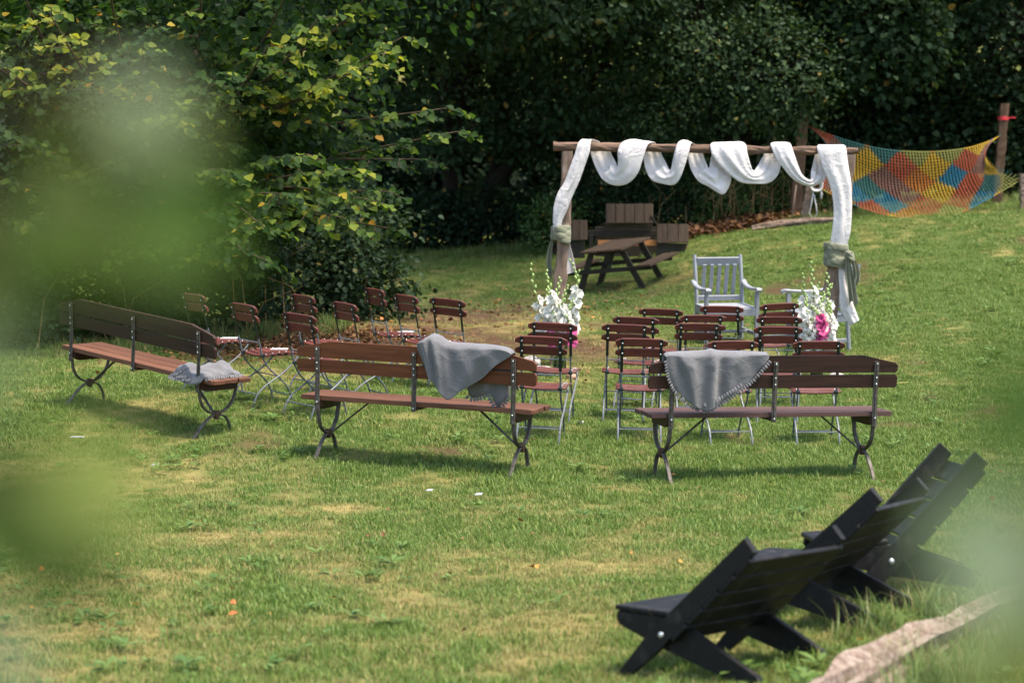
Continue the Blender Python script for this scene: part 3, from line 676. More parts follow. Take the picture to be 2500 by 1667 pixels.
for (x, y, z) in limb_tips:
    tip = np.array([x, y, z]); root = HZ + np.array([rng.normal(0, .25), rng.normal(0, .2), .1])
    mid1 = root + np.array([(x - root[0]) * .16, (y - root[1]) * .2, max(1.2, (z - root[2]) * .75)])
    mid2 = root + (tip - root) * .62 + np.array([0, 0, .55 + .25 * rng.random()])
    q = crom([root, mid1, mid2, tip], 22)
    br.tube([tuple(a - HZ) for a in q], np.linspace(.045, .006, 22), 6)
    yel = np.clip(.38 + .20 * rng.normal(), .05, .8) + (.22 if (x > -2.7 and z < 2.6 and y < 25.5) or (z > 3.4) else 0)  # lit boughs made yellower, sunlight put into their hue
    tg = np.gradient(q, axis=0); tg /= np.linalg.norm(tg, axis=1, keepdims=True)
    side0 = 1
    for s in np.linspace(.42, 1, 15):
        i = s * 21; i0 = int(min(i, 20)); p = q[i0] + (q[i0 + 1] - q[i0]) * (i - i0); t = tg[min(i0 + 1, 21)]
        lat = np.cross(t, [0, 0, 1]); lat /= np.linalg.norm(lat); side0 = -side0
        ln = (.72 - .42 * s) * (.7 + .6 * rng.random())
        td = t * .75 + lat * side0 * (.8 + .3 * rng.random()) + np.array([0, 0, -.12 + .25 * rng.normal()]); td /= np.linalg.norm(td)
        tw = np.stack([p + td * ln * k - np.array([0, 0, .22 * ln * k * k]) for k in np.linspace(0, 1, 5)])
        br.tube([tuple(a - HZ) for a in tw], np.linspace(.006, .002, 5), 4, cap=False)
        m = int(6 + ln * 17)
        for j in range(m):
            k = (j + .5) / m; b_ = p + td * ln * k - np.array([0, 0, .22 * ln * k * k]); sd = -1 if j % 2 else 1
            l2 = np.cross(td, [0, 0, 1]); l2 /= np.linalg.norm(l2)
            d = td * .55 + l2 * sd * .8 + np.array([0, 0, -.38]) + rng.normal(0, .22, 3)
            nn = np.array([.05, -.55, .75]) + rng.normal(0, .33, 3)
            hl[0].append(b_ + rng.normal(0, .02, 3)); hl[1].append(d); hl[2].append(nn); hl[3].append((.072 + .055 * rng.random()) * (.85 if k > .9 else 1))
            hl[4].append(.95 + .05 * rng.random() if rng.random() < .010 else np.clip(yel * .8 + .22 * rng.normal(), 0, .86))
br_o = br.obj('trunk', M['twig'], haz, True)
hl = [np.array(a) for a in hl]
# leaves that show singly: the nearest ones that face the lawn
ku = (hl[0][:, 0]) / hl[0][:, 1]
front = np.where((ku > -.205) & (hl[0][:, 2] < 4.1) & (hl[0][:, 2] > 1.3))[0]
front = front[np.argsort(hl[0][front, 1] - .9 * hl[3][front] * 20)][:1500]
front = rng.permutation(front)[:300]
mask = np.ones(len(hl[0]), bool); mask[front] = False
extra = []
for c, r, n in (((-3.8, 27.9, 2.6), (2.1, 1.2, 1.6), 150), ((-4.4, 28.4, 3.6), (3.0, 1.4, 2.0), 180), ((-5.6, 27.2, 3.0), (1.5, 1.2, 2.0), 130), ((-2.6, 27.6, 4.6), (2.2, 1.6, 1.6), 110), ((-4, 27.5, 5.6), (3, 2, 1.4), 80)):
    C_, U = shell(c, r, n, -1, .5); extra.append(cluster_leaves(C_, 24, .24, .105, U, .75, (.0, .3)))  # inner leaves kept darkest, painting the shaded hollows of the crown
E = [np.concatenate([hl[i][mask]] + [e[i] for e in extra]) for i in range(5)]; E[0] = E[0] - HZ
cr = link('crown', leaves(*E, shape='broad', name='crown', mat=M['leaf_hazel']), None, haz); cr['kind'] = 'stuff'
one = lambda a: np.array([a], float)
lv = [leaves(one((0, 0, 0)), one((0, 1, 0)), one((0, 0, 1)), np.array([1.0]), np.array([h]), 'broad', 'leaf', M['leaf_hazel']) for h in np.linspace(.05, .99, 14)]
for i in front:
    o = link('leaf', lv[int(min(13, hl[4][i] * 14))], None, haz, tuple(hl[0][i] - HZ))
    d = Vector(hl[1][i]).normalized(); nn = Vector(hl[2][i]); nn = (nn - d * nn.dot(d)).normalized(); w = d.cross(nn)
    o.rotation_euler = Matrix((w, d, nn)).transposed().to_euler(); s = float(hl[3][i]) * 1.08; o.scale = (s, s, s)

# ------------------------------------------------------------------ folding chairs
def curved_slat(L, w, t, sag, axis_up, r=.02, n=9):
    # slat along x, width along `w` direction, bent by `sag` in its thickness direction; ends rounded
    mb = MB(); V = []; m = 8
    for i in range(n):
        u = -1 + 2 * i / (n - 1); x = u * L / 2; ww = w / 2
        e = L / 2 - abs(x)
        if e < r: ww = w / 2 - r + math.sqrt(max(0, r * r - (r - e) ** 2)) * .999
        off = -sag * (1 - u * u)
        c = min(t * .3, .004)
        for a, b in ((-ww + c, -t/2), (ww - c, -t/2), (ww, -t/2 + c), (ww, t/2 - c), (ww - c, t/2), (-ww + c, t/2), (-ww, t/2 - c), (-ww, -t/2 + c)):
            V.append((x, b + off, a) if axis_up == 'z' else (x, a, b + off))
    F = [(i * m + j, i * m + (j + 1) % m, (i + 1) * m + (j + 1) % m, (i + 1) * m + j) for i in range(n - 1) for j in range(m)] + [tuple(range(m))[::-1], tuple((n - 1) * m + j for j in range(m))]
    return mb.add(V, F)
bolt_me = MB()
for k in range(2): pass
bolt_me.sweep([(0, 0, 0), (0, -.003, 0), (0, -.005, 0)], [(.0075 * math.cos(2 * math.pi * k / 8), .0075 * math.sin(2 * math.pi * k / 8)) for k in range(8)], (1, 0, 0), [1, 1, .6])
bolt_me = bolt_me.mesh('bolt', M['bolt'], True)
def make_chair():
    t = empty('folding_chair')
    lean = math.atan2(.13, .42)
    bs = curved_slat(.45, .076, .017, -.012, 'z').mesh('back_slat', M['red_wood'])
    for z in (.772, .861):
        y = -.03 - (z - .46) * .25 + .012
        s = link('back_slat', bs, None, t, (0, y, z), (lean * .85, 0, 0))
        for x in (-.165, .165): link('bolt', bolt_me, None, s, (x, -.020, 0))
    ss = curved_slat(.43, .061, .016, .012, 'y').mesh('seat_slat', M['red_wood'])
    for k in range(6):
        s = link('seat_slat', ss, None, t, (0, .015 + .070 * k, .462 - .006 * abs(k - 2.5)))
        for x in (-.165, .165): link('bolt', bolt_me, None, s, (x, 0, .0075), (-math.pi / 2, 0, 0))
    for sx in (-1, 1):
        x = sx * .168
        p = MB(); p.strip([(x, -.035 - (z - .46) * .25, z) for z in (.895, .8, .68, .60)], .026, .006, (1, 0, 0)); p.obj('back_post', M['dark_steel'], t)
        q = crom([(x, -.068, .60), (x, -.045, .52), (x, -.025, .44), (x, .03, .345), (x, .13, .255), (x, .225, .165), (x, .275, .08), (x, .30, -.02)], 18)
        f = MB(); f.strip([tuple(a) for a in q], .016, .013, (1, 0, 0)); f.obj('front_leg', M['zinc'], t)
        q = crom([(x * 1.1, .36, .445), (x * 1.1, .31, .385), (x * 1.1, .23, .315), (x * 1.1, .13, .25), (x * 1.1, .0, .18), (x * 1.1, -.09, .10), (x * 1.1, -.14, -.02)], 16)
        f = MB(); f.strip([tuple(a) for a in q], .016, .013, (1, 0, 0)); f.obj('rear_leg', M['zinc'], t)
        h = MB(); h.tube([(x - sx * .02, -.018, .445), (x + sx * .014, -.018, .445)], .017, 8, (0, 0, 1)); h.tube([(x, .0, .442), (x, .40, .442)], .007, 5)
        h.obj('hinge', M['dark_steel'], t)
    c = MB(); c.tube([(-.168, -.058, .565), (.168, -.058, .565)], .0055, 6); c.obj('crossbar', M['zinc'], t)
    c = MB(); c.tube([(-.185, -.085, .105), (.185, -.085, .105)], .0055, 6); c.obj('crossbar', M['zinc'], t)
    c = MB(); c.tube([(-.168, .275, .08), (-.1, .277, .07), (.1, .277, .07), (.168, .275, .08)], .0055, 6); c.obj('crossbar', M['zinc'], t)
    c = MB(); c.tube([(-.168, .13, .255), (.168, .13, .255)], .005, 6); c.obj('crossbar', M['zinc'], t)
    return t
CH = [
 (.22, 20.59, -9, 'brown folding chair whose seat shows just past the right end of the middle bench'),
 (.33, 21.75, -9, 'brown folding chair under the left vase flowers, just behind the one at the middle bench'),
 (1.10, 20.79, -2, 'brown folding chair nearest the left end of the dark bench, clear of its blanket'),
 (1.02, 22.10, -4, 'second brown folding chair of the column at the left end of the dark bench'),
 (1.16, 23.15, -12, 'third brown folding chair of the column at the left end of the dark bench'),
 (1.49, 24.45, -14, 'back row folding chair left of the grey armchair, alone at the front of its column'),
 (1.90, 20.79, 9, 'brown folding chair whose back stands just above the blanket on the dark bench'),
 (1.74, 22.65, 0, 'second brown folding chair of the column behind the blanket of the dark bench'),
 (1.88, 23.80, 0, 'third brown folding chair of the column behind the blanket of the dark bench'),
 (2.15, 24.75, -12, 'back row folding chair standing right before the front legs of the grey armchair'),
 (2.65, 20.79, 0, 'brown folding chair behind the bare right half of the dark bench'),
 (2.47, 22.39, -4, 'second brown folding chair left of the right vase of gladioli, below two more backs'),
 (2.62, 23.60, -10, 'third brown folding chair of the column left of the right vase'),
 (2.77, 24.91, 22, 'back row folding chair with slightly turned back before the second armchair'),
 (-2.90, 22.20, -54, 'leftmost brown folding chair, set behind the end of the left bench, paper on its seat'),
 (-2.37, 21.50, -52, 'brown folding chair right of the left bench, whole side and papered seat showing'),
 (-1.94, 22.40, -55, 'folding chair against the ivy behind the one at the left end of the middle bench'),
 (-1.84, 21.05, -44, 'folding chair just behind the left end of the middle bench'),
 (-1.53, 21.95, -56, 'folding chair behind the left post of the middle bench with ivy beyond it'),
 (-1.36, 23.75, -62, 'narrow looking folding chair turned most sideways, nearest to the ivy mound corner'),
 (-1.04, 23.30, -56, 'folding chair with paper on its seat, second from the arch in the left block'),
 (-.64, 23.35, -38, 'folding chair closest to the left arch post in the left block'),
]
proto = make_chair()
for i, (x, y, a, lab) in enumerate(CH):
    o = proto if i == 0 else copy_tree(proto)
    right = i < 14
    tag(o, lab, 'folding chair', 'folding chairs in the right block' if right else 'folding chairs in the left block')
    ya = R(a); stand(o, x + .13 * -math.sin(ya) - (0 if right else .04), y + .13 * math.cos(ya), ya, .0, .55)

# ------------------------------------------------------------------ long benches
def make_bench(back, seat):
    t = empty('garden_bench')
    for k in range(3):
        p = MB(); L = 2.0 - (.02 if k == 1 else 0)
        ys = .0725 + .152 * k; w = .144; c = .02
        p.prism([(-L/2 + (c if k == 0 else .004), ys - w/2), (L/2 - (c if k == 0 else .004), ys - w/2), (L/2, ys - w/2 + c), (L/2, ys + w/2 - c), (L/2 - (c if k == 2 else .004), ys + w/2), (-L/2 + (c if k == 2 else .004), ys + w/2), (-L/2, ys + w/2 - c), (-L/2, ys - w/2 + c)], .036, 2, .500)
        p.obj('seat_plank', seat, t)
    def rounded(pts): return pts
    lo = [(-1.02, .725), (-1.005, .709), (1.005, .709), (1.02, .725), (1.022, .79), (1.008, .812), (-1.008, .812), (-1.022, .79)]
    up = [(-1.02, .845), (-1.008, .830), (1.008, .830), (1.02, .845), (1.02, .885), (1.0, .905), (.735, .966), (-.735, .966), (-1.0, .905), (-1.02, .885)]
    lean = R(6)
    for nm, poly in (('back_plank', lo), ('back_plank', up)):
        p = MB(); p.prism(poly, .032, 1, 0.0); me = p.mesh(nm, back)
        for v in me.vertices:
            v.co.y -= (v.co.z - .70) * math.tan(lean); v.co.y += .002
        link(nm, me, None, t)
    for x, z0 in ((-.836, .40), (0, .445), (.836, .40)):
        p = MB(); yb = lambda z: -.025 - (z - .70) * math.tan(lean) if z > .6 else -.022 + (.6 - z) * .02
        path = [(x, yb(z), z) for z in (.918, .8, .7, .6, .52, z0)]
        p.strip(path, .040, .014, (1, 0, 0)); p.strip([(x, a[1] - .010, a[2]) for a in path], .012, .010, (1, 0, 0))
        o = p.obj('back_post', M['iron'], t)
        for z in (.90, .79, .74, .47):
            link('bolt', bolt_me, None, o, (x, yb(z) - .012, z))
    p = MB(); p.box((0, .2, .468), (.06, .40, .028)); p.obj('seat_batten', M['bench_dark'], t)
    for s in (-1, 1):
        x = s * .836
        p = MB(); p.prism([(.0, .478), (.43, .478), (.41, .405), (.06, .405), (.0, .43)], .055, 0, x); p.obj('seat_batten', M['bench_dark'], t)
        u = [(x, -.005, .42)] + arc(.212, .395, .205, 185, 355, 14, x, .195) + [(x, .425, .43)]
        p = MB(); p.strip(u, .034, .016, (1, 0, 0)); p.obj('leg_arch', M['iron'], t)
        fr = crom([(x, .215, .195), (x, .30, .175), (x, .355, .12), (x, .385, .04), (x, .388, -.03)], 12)
        p = MB(); p.strip([tuple(a) for a in fr], .032, .016, (1, 0, 0)); p.obj('front_leg', M['iron'], t)
        rr = crom([(x, .21, .195), (x, .14, .170), (x, .07, .115), (x, .0, .04), (x, -.055, -.03)], 12)
        p = MB(); p.strip([tuple(a) for a in rr], .032, .016, (1, 0, 0)); p.obj('rear_leg', M['iron'], t)
        p = MB(); p.prism([(.18, .205), (.20, .225), (.23, .225), (.25, .205), (.225, .150), (.205, .150)], .048, 0, x, .006); p.obj('hub', M['iron_rust'], t)
        p = MB(); xi = x - s * .37
        p.strip([(x - s * .01, .215, .185), (x - s * .06, .215, .22), (xi, .215, .474)], .030, .012, (0, 1, 0)); p.box((xi - s * .035, .215, .477), (.075, .05, .010)); p.obj('brace', M['iron'], t)
    return t
benches = []
for (x, y, bz, yaw, ro, back, seat, lab) in ((-3.298, 20.83, .195, -.709, .103, 'bench_dark', 'seat_worn', 'long brown bench seen at an angle, folded blanket lying on its seat'),
                                     (-.792, 19.21, .012, -.329, .031, 'bench_mid', 'seat_worn', 'reddest of the three long benches, grey blanket over the right of its back'),
                                     (2.033, 18.80, -.028, .228, .015, 'bench_dark', 'seat_dark', 'darkest long bench, fringed grey blanket over the left end of its back')):
    o = make_bench(M[back], M[seat]); tag(o, lab, 'bench', 'long slatted benches at the back of the seating')
    o.location = (x, y, bz); o.rotation_mode = 'QUATERNION'
    o.rotation_quaternion = Quaternion((0, 0, 1), yaw) @ Quaternion((0, 1, 0), ro)
    benches.append(o)
bpy.context.view_layer.update()

# ------------------------------------------------------------------ grey wool blankets
def on_bench(o, b):
    o.rotation_mode = 'QUATERNION'; o.rotation_quaternion = b.rotation_quaternion.copy(); o.location = b.location.copy()
def scallops(mb, pts, nrm, w=.022, h=.03, back=.006):
    # a row of little tongues along an edge
    P_ = crom(pts, max(4, int(np.sum(np.linalg.norm(np.diff(np.array(pts), axis=0), axis=1)) / w)))
    for i in range(len(P_) - 1):
        a, b = Vector(P_[i]), Vector(P_[i + 1]); t = b - a; n = Vector(nrm); d = t.cross(n).normalized()
        if d.z > .2: d = -d
        j = rng.normal(0, .004); c = (a + b) / 2
        v = [a.lerp(b, .06), a.lerp(b, .94), a.lerp(b, .92) + d * h * .6 + n * (.004 + j), a.lerp(b, .5) + d * h + n * (.010 + j), a.lerp(b, .08) + d * h * .6 + n * (.004 + j), c + n * .004]
        mb.add(v, [(0, 1, 5), (1, 2, 5), (2, 3, 5), (3, 4, 5), (4, 0, 5)])
    return mb
def drape_blanket(name, label, bench, top, bottom, folds, drop, fr_edge, seed, front=None):
    # hangs over the top edge of the bench back: rear flap between the curves top and bottom, a shorter flap in front
    nu, nv = 46, 34; T = crom([(a, 0, b + .014) for a, b in top], nu); B = crom([(a, 0, b) for a, b in bottom], nu); lean = math.tan(R(6)); V = []
    r = np.random.default_rng(seed); ph = r.random(4) * 6
    for i in range(nu):
        u = i / (nu - 1); up = B[i][2]
        for j in range(nv):
            v = j / (nv - 1); v = v ** .8
            x = T[i][0] * (1 - v) + B[i][0] * v; z = T[i][2] * (1 - v) + B[i][2] * v
            y = -.062 - (z - .70) * lean
            y += .05 * max(0, 1 - (1 - v) * 0 - v / .07) * 1.0
            f = sum(a * math.exp(-((x - cx - sl * v) / w) ** 2) * min(1, v * 3 + m) for cx, w, a, sl, m in folds)
            y -= 1.5 * f + .009 * math.sin(9 * x * 3 + ph[0] + 4 * z) * v + .004 * math.sin(31 * x + 17 * z + ph[1])
            V.append((x + .006 * math.sin(14 * z + ph[2]), y, z))
    F = [(i * nv + j, (i + 1) * nv + j, (i + 1) * nv + j + 1, i * nv + j + 1) for i in range(nu - 1) for j in range(nv - 1)]
    b0 = len(V); k = 12
    for i in range(nu):
        u = i / (nu - 1); d = drop(u)
        for j in range(k):
            v = j / (k - 1); z = T[i][2] + .012 * math.sin(math.pi * min(v * 4, 1)) * (v < .25) - d * max(0, v - .12)
            y = -.012 - (T[i][2] - .70) * lean + .055 * min(1, v * 5) + .012 * math.sin(T[i][0] * 25 + ph[3]) * v
            V.append((T[i][0] + .04 * v * math.sin(u * 7), y - (z - T[i][2]) * lean, z))
    fi = lambda i, j: i * nv if j == 0 else b0 + i * k + j      # the first row is the rear flap's own top row
    F += [(fi(i, j), fi(i, j + 1), fi(i + 1, j + 1), fi(i + 1, j)) for i in range(nu - 1) for j in range(k - 1)]
    mb = MB().add(V, F); o = mb.obj(name, M['grey_wool'], None, True)
    sd = o.modifiers.new('thick', 'SOLIDIFY'); sd.thickness = .007
    tag(o, label, 'blanket', 'grey wool blankets on the benches'); on_bench(o, bench)
    fm = MB()
    for e in fr_edge: scallops(fm, [(p[0], -.075 - (p[1] - .70) * lean - (p[2] if len(p) > 2 else 0), p[1]) for p in e], (0, -1, 0))
    if front:
        W = []
        ft, fb = crom([(a, 0, b) for a, b in front[0]], 16), crom([(a, 0, b) for a, b in front[1]], 16)
        for i in range(16):
            for j in range(8):
                v = j / 7; W.append((ft[i][0] * (1 - v) + fb[i][0] * v, .055 + .02 * math.sin(i * .9) * v - ((ft[i][2] * (1 - v) + fb[i][2] * v) - .7) * lean, ft[i][2] * (1 - v) + fb[i][2] * v))
        fl = MB().add(W, [(i * 8 + j, (i + 1) * 8 + j, (i + 1) * 8 + j + 1, i * 8 + j + 1) for i in range(15) for j in range(7)]).obj('front_flap', M['grey_wool'], o, True)
        s2 = fl.modifiers.new('thick', 'SOLIDIFY'); s2.thickness = .006
        scallops(fm, [(p[0], .05 - (p[2] - .7) * lean, p[2]) for p in fb], (0, -1, 0), .024, .038)
    f = fm.obj('fringe', M['grey_wool'], o); f['kind'] = 'stuff'
    return o
drape_blanket('blanket', 'grey blanket with scalloped edge hanging as a triangle over the dark right bench', benches[2],
    [(-.905, .955), (-.86, .975), (-.6, .985), (-.53, 1.0), (-.45, .985), (-.2, .978), (-.068, .968)],
    [(-.900, .94), (-.865, .80), (-.80, .69), (-.70, .60), (-.60, .548), (-.52, .560), (-.36, .66), (-.21, .78), (-.075, .945)],
    [(-.52, .04, .035, -.03, .3), (-.74, .05, .028, .10, .1), (-.80, .02, .015, .13, .2), (-.33, .05, .02, -.12, .2), (-.44, .03, -.018, -.02, .2)], lambda u: .10 + .10 * math.sin(u * 3.14),
    [[(-.905, .94), (-.870, .80), (-.805, .69), (-.705, .598), (-.615, .556)], [(-.60, .552), (-.52, .565), (-.36, .665), (-.21, .785), (-.075, .94)], [(-.60, .60, .012), (-.46, .66, .012), (-.30, .76, .012)]], 3)
drape_blanket('blanket', 'plain lighter grey blanket hanging to a point over the red brown middle bench', benches[1],
    [(.046, .985), (.10, 1.02), (.155, 1.055), (.22, 1.04), (.30, 1.0), (.5, .995), (.68, .992), (.79, .975), (.835, .945)],
    [(.046, .955), (.09, .84), (.13, .748), (.22, .66), (.317, .565), (.42, .64), (.567, .738), (.70, .86), (.83, .94)],
    [(.10, .035, .04, .06, .5), (.19, .03, .035, .05, .5), (.27, .04, .02, .02, .2), (.62, .08, .02, -.2, 0), (.40, .06, .016, -.06, .1)], lambda u: .34,
    [[(.046, .985, -.02), (.09, 1.015, -.02), (.13, 1.05, -.03)]], 5,
    ([(.40, .93), (.55, .93), (.70, .93), (.80, .92)], [(.43, .60), (.45, .575), (.56, .60), (.60, .63), (.66, .53), (.70, .525), (.77, .62)]))
def lying_blanket():
    # a blanket dropped on a seat: crumpled sheet heaped up, its fringe along the near and the left edge
    n = 46; V = []; r = np.random.default_rng(9)
    for i in range(n):
        for j in range(n):
            u = i / (n - 1) * 2 - 1; v = j / (n - 1) * 2 - 1
            e = max(abs(u) ** 3, abs(v) ** 3) ; rad = (abs(u) ** 3.2 + abs(v) ** 3.2) ** (1 / 3.2)
            k = rad / max(abs(u), abs(v), 1e-6) if rad > 0 else 1
            x = .715 + .20 * u / max(k, 1) ** .5; y = .185 + .26 * v / max(k, 1) ** .5
            h = max(0, 1 - rad ** 2.2 * .55) if rad < 1.2 else .2
            ridge = .055 * math.exp(-((u - .25 * math.sin(2.4 * v) + .1) / .28) ** 2) + .05 * math.exp(-((v - .55 + .2 * u) / .22) ** 2) + .03 * math.exp(-((v + .35 - .3 * u) / .16) ** 2)
            wr = .010 * math.sin(5 * u + 3 * v) + .005 * math.sin(11 * v - 4 * u) + .002 * math.sin(19 * u + 11)
            z = .522 + .74 * (.045 + ridge + wr) * min(1, max(0, (1.02 - max(abs(u), abs(v))) * 7)) ** .6
            if y < -.01: z -= (-.01 - y) * 1.1
            V.append((x, y, z))
    F = [(i * n + j, (i + 1) * n + j, (i + 1) * n + j + 1, i * n + j + 1) for i in range(n - 1) for j in range(n - 1)]
    o = MB().add(V, F).obj('blanket', M['grey_wool'], None, True); tag(o, 'crumpled grey blanket lying on the seat end of the left bench', 'blanket', 'grey wool blankets on the benches')
    sd = o.modifiers.new('thick', 'SOLIDIFY'); sd.thickness = .008
    fm = MB()
    scallops(fm, [(.925, -.03, .535), (.93, .1, .545), (.925, .22, .548), (.92, .35, .54), (.90, .44, .535)], (.9, -.2, .35), .026, .035)
    for k in range(5):
        scallops(fm, [(.52 + .02 * k, -.06 + .01 * k, .50 + .02 * k), (.60, -.075 + .01 * k, .49 + .022 * k), (.70, -.075 + .012 * k, .50 + .022 * k), (.79 - .02 * k, -.055 + .012 * k, .51 + .02 * k)], (0, -.9, .45), .024, .034)
    f = fm.obj('fringe', M['grey_wool'], o); f['kind'] = 'stuff'
    on_bench(o, benches[0])
lying_blanket()

# ------------------------------------------------------------------ folded papers on seats and on the lawn
def paper(loc, rz, label, l=.16, w=.045, group='white papers laid out for guests', h=.006):
    m = MB(); m.box((0, 0, h), (l, w, .008), .003); m.box((.01, .004, h + .008), (l * .92, w * .8, .005), .002, Matrix.Rotation(.06, 3, 'Z'))
    o = m.obj('paper_sheet', M['paper'], None, False, loc, (0, 0, rz)); return tag(o, label, 'paper', group)
def on_chair(i, x=.06, y=.14, rz=0.15, label=''):
    bx = [o for o in bpy.data.objects if o.get('label') == CH[i][3]][0]
    p = bx.matrix_basis @ Vector((x, y, .475)); return paper(tuple(p), R(CH[i][2]) + rz, label)
on_chair(14, .08, .2, .9, 'folded white paper on the seat of the leftmost folding chair')
on_chair(15, .09, .2, .9, 'folded white paper on the seat of the chair right of the left bench')
on_chair(19, .05, .22, .9, 'folded white paper on the seat of the narrow sideways chair')
on_chair(20, .08, .2, .9, 'folded white paper on the seat beside the blanket of the middle bench')
for x, y, rz, l, lab in ((-3.62, 20.0, -.2, .15, 'white paper in the grass under the left bench'), (-2.82, 18.95, .1, .07, 'small white scrap in the grass before the right feet of the left bench'),
                         (-.62, 17.95, 0, .06, 'small white scrap in the grass under the middle bench, left one'), (-.25, 17.75, .3, .07, 'small white scrap in the grass under the middle bench, right one'), (.62, 21.6, .4, .06, 'white scrap beside the chair at the left vase')):
    paper((x, y, float(gz(x, y)) + .035), rz, lab, l * .8, .018, 'white scraps in the grass', .003)

# ------------------------------------------------------------------ black lounge chairs of two crossed board frames
def make_lounge():
    t = empty('lounge_chair')
    W = .72; foot = Vector((.288, 0)); top = Vector((-.445, .605)); d = (top - foot).normalized(); nrm = Vector((-d.y, d.x))   # towards the back, down
    if nrm.y > 0: nrm = -nrm
    L = (top - foot).length
    for s in (-1, 1):
        x = s * (W / 2 - .02)
        a = foot - d * .03; b = top
        p = MB(); p.prism([tuple(a + nrm * .024 + d * .02), tuple(a - nrm * .02), tuple(foot + d * .22 - nrm * .05), tuple(b - nrm * .040), tuple(b + nrm * .040), tuple(foot + d * .2 + nrm * .042)][::-1], .034, 0, x)
        o = p.obj('back_rail', M['black_wood'], t)
        q = foot + d * .30
        bm_ = MB(); bm_.tube([(x + s * .015, q.x, q.y), (x + s * .022, q.x, q.y), (x + s * .026, q.x, q.y)], [.014, .014, .009], 10, (0, 0, 1)); bm_.obj('bolt', M['bolt'], o, True)
        x2 = s * (W / 2 - .058)
        p = MB(); p.prism([(.335, .283), (.345, .255), (.33, .222), (.06, .115), (-.40, -.035), (-.455, -.005), (-.43, .03), (-.02, .25), (.02, .262)], .034, 0, x2); p.obj('seat_rail', M['black_wood'], t)
    for k in range(5):
        c = foot + d * (.385 + .118 * k) + nrm * .052
        p = MB(); p.box((0, 0, 0), (W, .108, .022), .004); p.obj('back_slat', M['black_wood'], t, False, (0, c.x, c.y), (math.atan2(d.y, d.x), 0, 0))
    for k in range(3):
        y = .30 - .102 * k; z = .296 - (.30 - y) * .068
        p = MB(); p.box((0, 0, 0), (W - .08, .095, .022), .004); p.obj('seat_slat', M['black_wood'], t, False, (0, y, z), (.066, 0, 0))
    return t
lp = make_lounge()
for i, (x, y, yaw, lab, sc_) in enumerate(((.951, 10.874, .852, 'black board lounge chair nearest the camera, its reclined back turned to us', 1.0),
                                      (1.53, 11.98, 1.10, 'middle black lounge chair, half hidden behind the nearest one', 1.06),
                                      (2.035, 12.80, 1.64, 'farthest black lounge chair, seen from the side with light between its slats', 1.10))):
    o = lp if i == 0 else copy_tree(lp)
    tag(o, lab, 'lounge chair', 'black lounge chairs in the corner of the lawn'); stand(o, x, y, yaw, .0); o.scale = (sc_,) * 3
    if i < 2: o.rotation_quaternion = o.rotation_quaternion @ Quaternion((0, 1, 0), .05)
    else: o.rotation_quaternion = o.rotation_quaternion @ Quaternion((1, 0, 0), -.08)

# ------------------------------------------------------------------ logs
def log(name, label, pts, rad, mat, seed, rough=.25, n=18, cat='log', sink=.3):
    r = np.random.default_rng(seed); q = crom(pts, 60); V = []; ph = r.random(n) * 6.28
    tg = np.gradient(q, axis=0)
    for i, p in enumerate(q):
        t = Vector(tg[i]).normalized(); u = Vector((0, 0, 1)); u = (u - t * u.dot(t)).normalized(); w = t.cross(u); rr = np.interp(i / 59, np.linspace(0, 1, len(rad)), rad)
        for k in range(n):
            a = 2 * math.pi * k / n
            f = 1 + rough * (fbm(np.array(k * 1.7 % n * .5 + seed), np.array(i * .10))[()] - .47) * 2.2 + rough * .35 * math.sin(ph[k] + i * .05)
            V.append(tuple(Vector(p) + u * (math.cos(a) * rr * f * (.85 if math.cos(a) < 0 else 1)) + w * (math.sin(a) * rr * f * 1.15)))
    F = [(i * n + k, i * n + (k + 1) % n, (i + 1) * n + (k + 1) % n, (i + 1) * n + k) for i in range(59) for k in range(n)] + [tuple(range(n))[::-1], tuple(59 * n + k for k in range(n))]
    o = MB().add(V, F).obj(name, mat, None, False); return tag(o, label, cat)
def gpts(l, up): return [(x, y, float(gz(x, y)) + up) for x, y in l]
m, nt, b = new_mat('split weathered log')
tc = N(nt, 'ShaderNodeTexCoord'); mp = N(nt, 'ShaderNodeMapping'); mp.inputs['Rotation'].default_value = (0, 0, R(-58)); mp.inputs['Scale'].default_value = (1.6, 26, 26)
n1 = N(nt, 'ShaderNodeTexNoise', Scale=1.0, Detail=9.0, Roughness=.75, Distortion=.9); nt.links.new(tc.outputs['Object'], mp.inputs[0]); nt.links.new(mp.outputs[0], n1.inputs['Vector'])
nt.links.new(ramp(nt, n1.outputs['Fac'], [(.34, (.035, .02, .014)), (.45, (.20, .13, .09)), (.58, (.36, .285, .22)), (.75, (.48, .41, .34))]), b.inputs['Base Color']); b.inputs['Roughness'].default_value = .9
bp = N(nt, 'ShaderNodeBump', Strength=1.0, Distance=.02); nt.links.new(n1.outputs['Fac'], bp.inputs['Height']); nt.links.new(bp.outputs[0], b.inputs['Normal'])
M['log'] = m
log('fallen_log', 'pale weathered log lying in the grass beside the black lounge chairs', gpts([(.95, 8.6), (1.28, 9.45), (1.64, 10.2), (2.08, 10.9), (2.57, 11.8), (2.88, 12.35)], .035), [.10, .10, .095, .11, .085, .055], M['log'], 4, .8, 30)
log('fallen_log', 'dark rotting log lying under the bank before the leaning stake', gpts([(4.15, 41.75), (4.6, 41.65), (5.0, 41.5), (5.5, 41.2)], .05), [.06, .075, .07, .05], M['bark_post'], 8, .35)

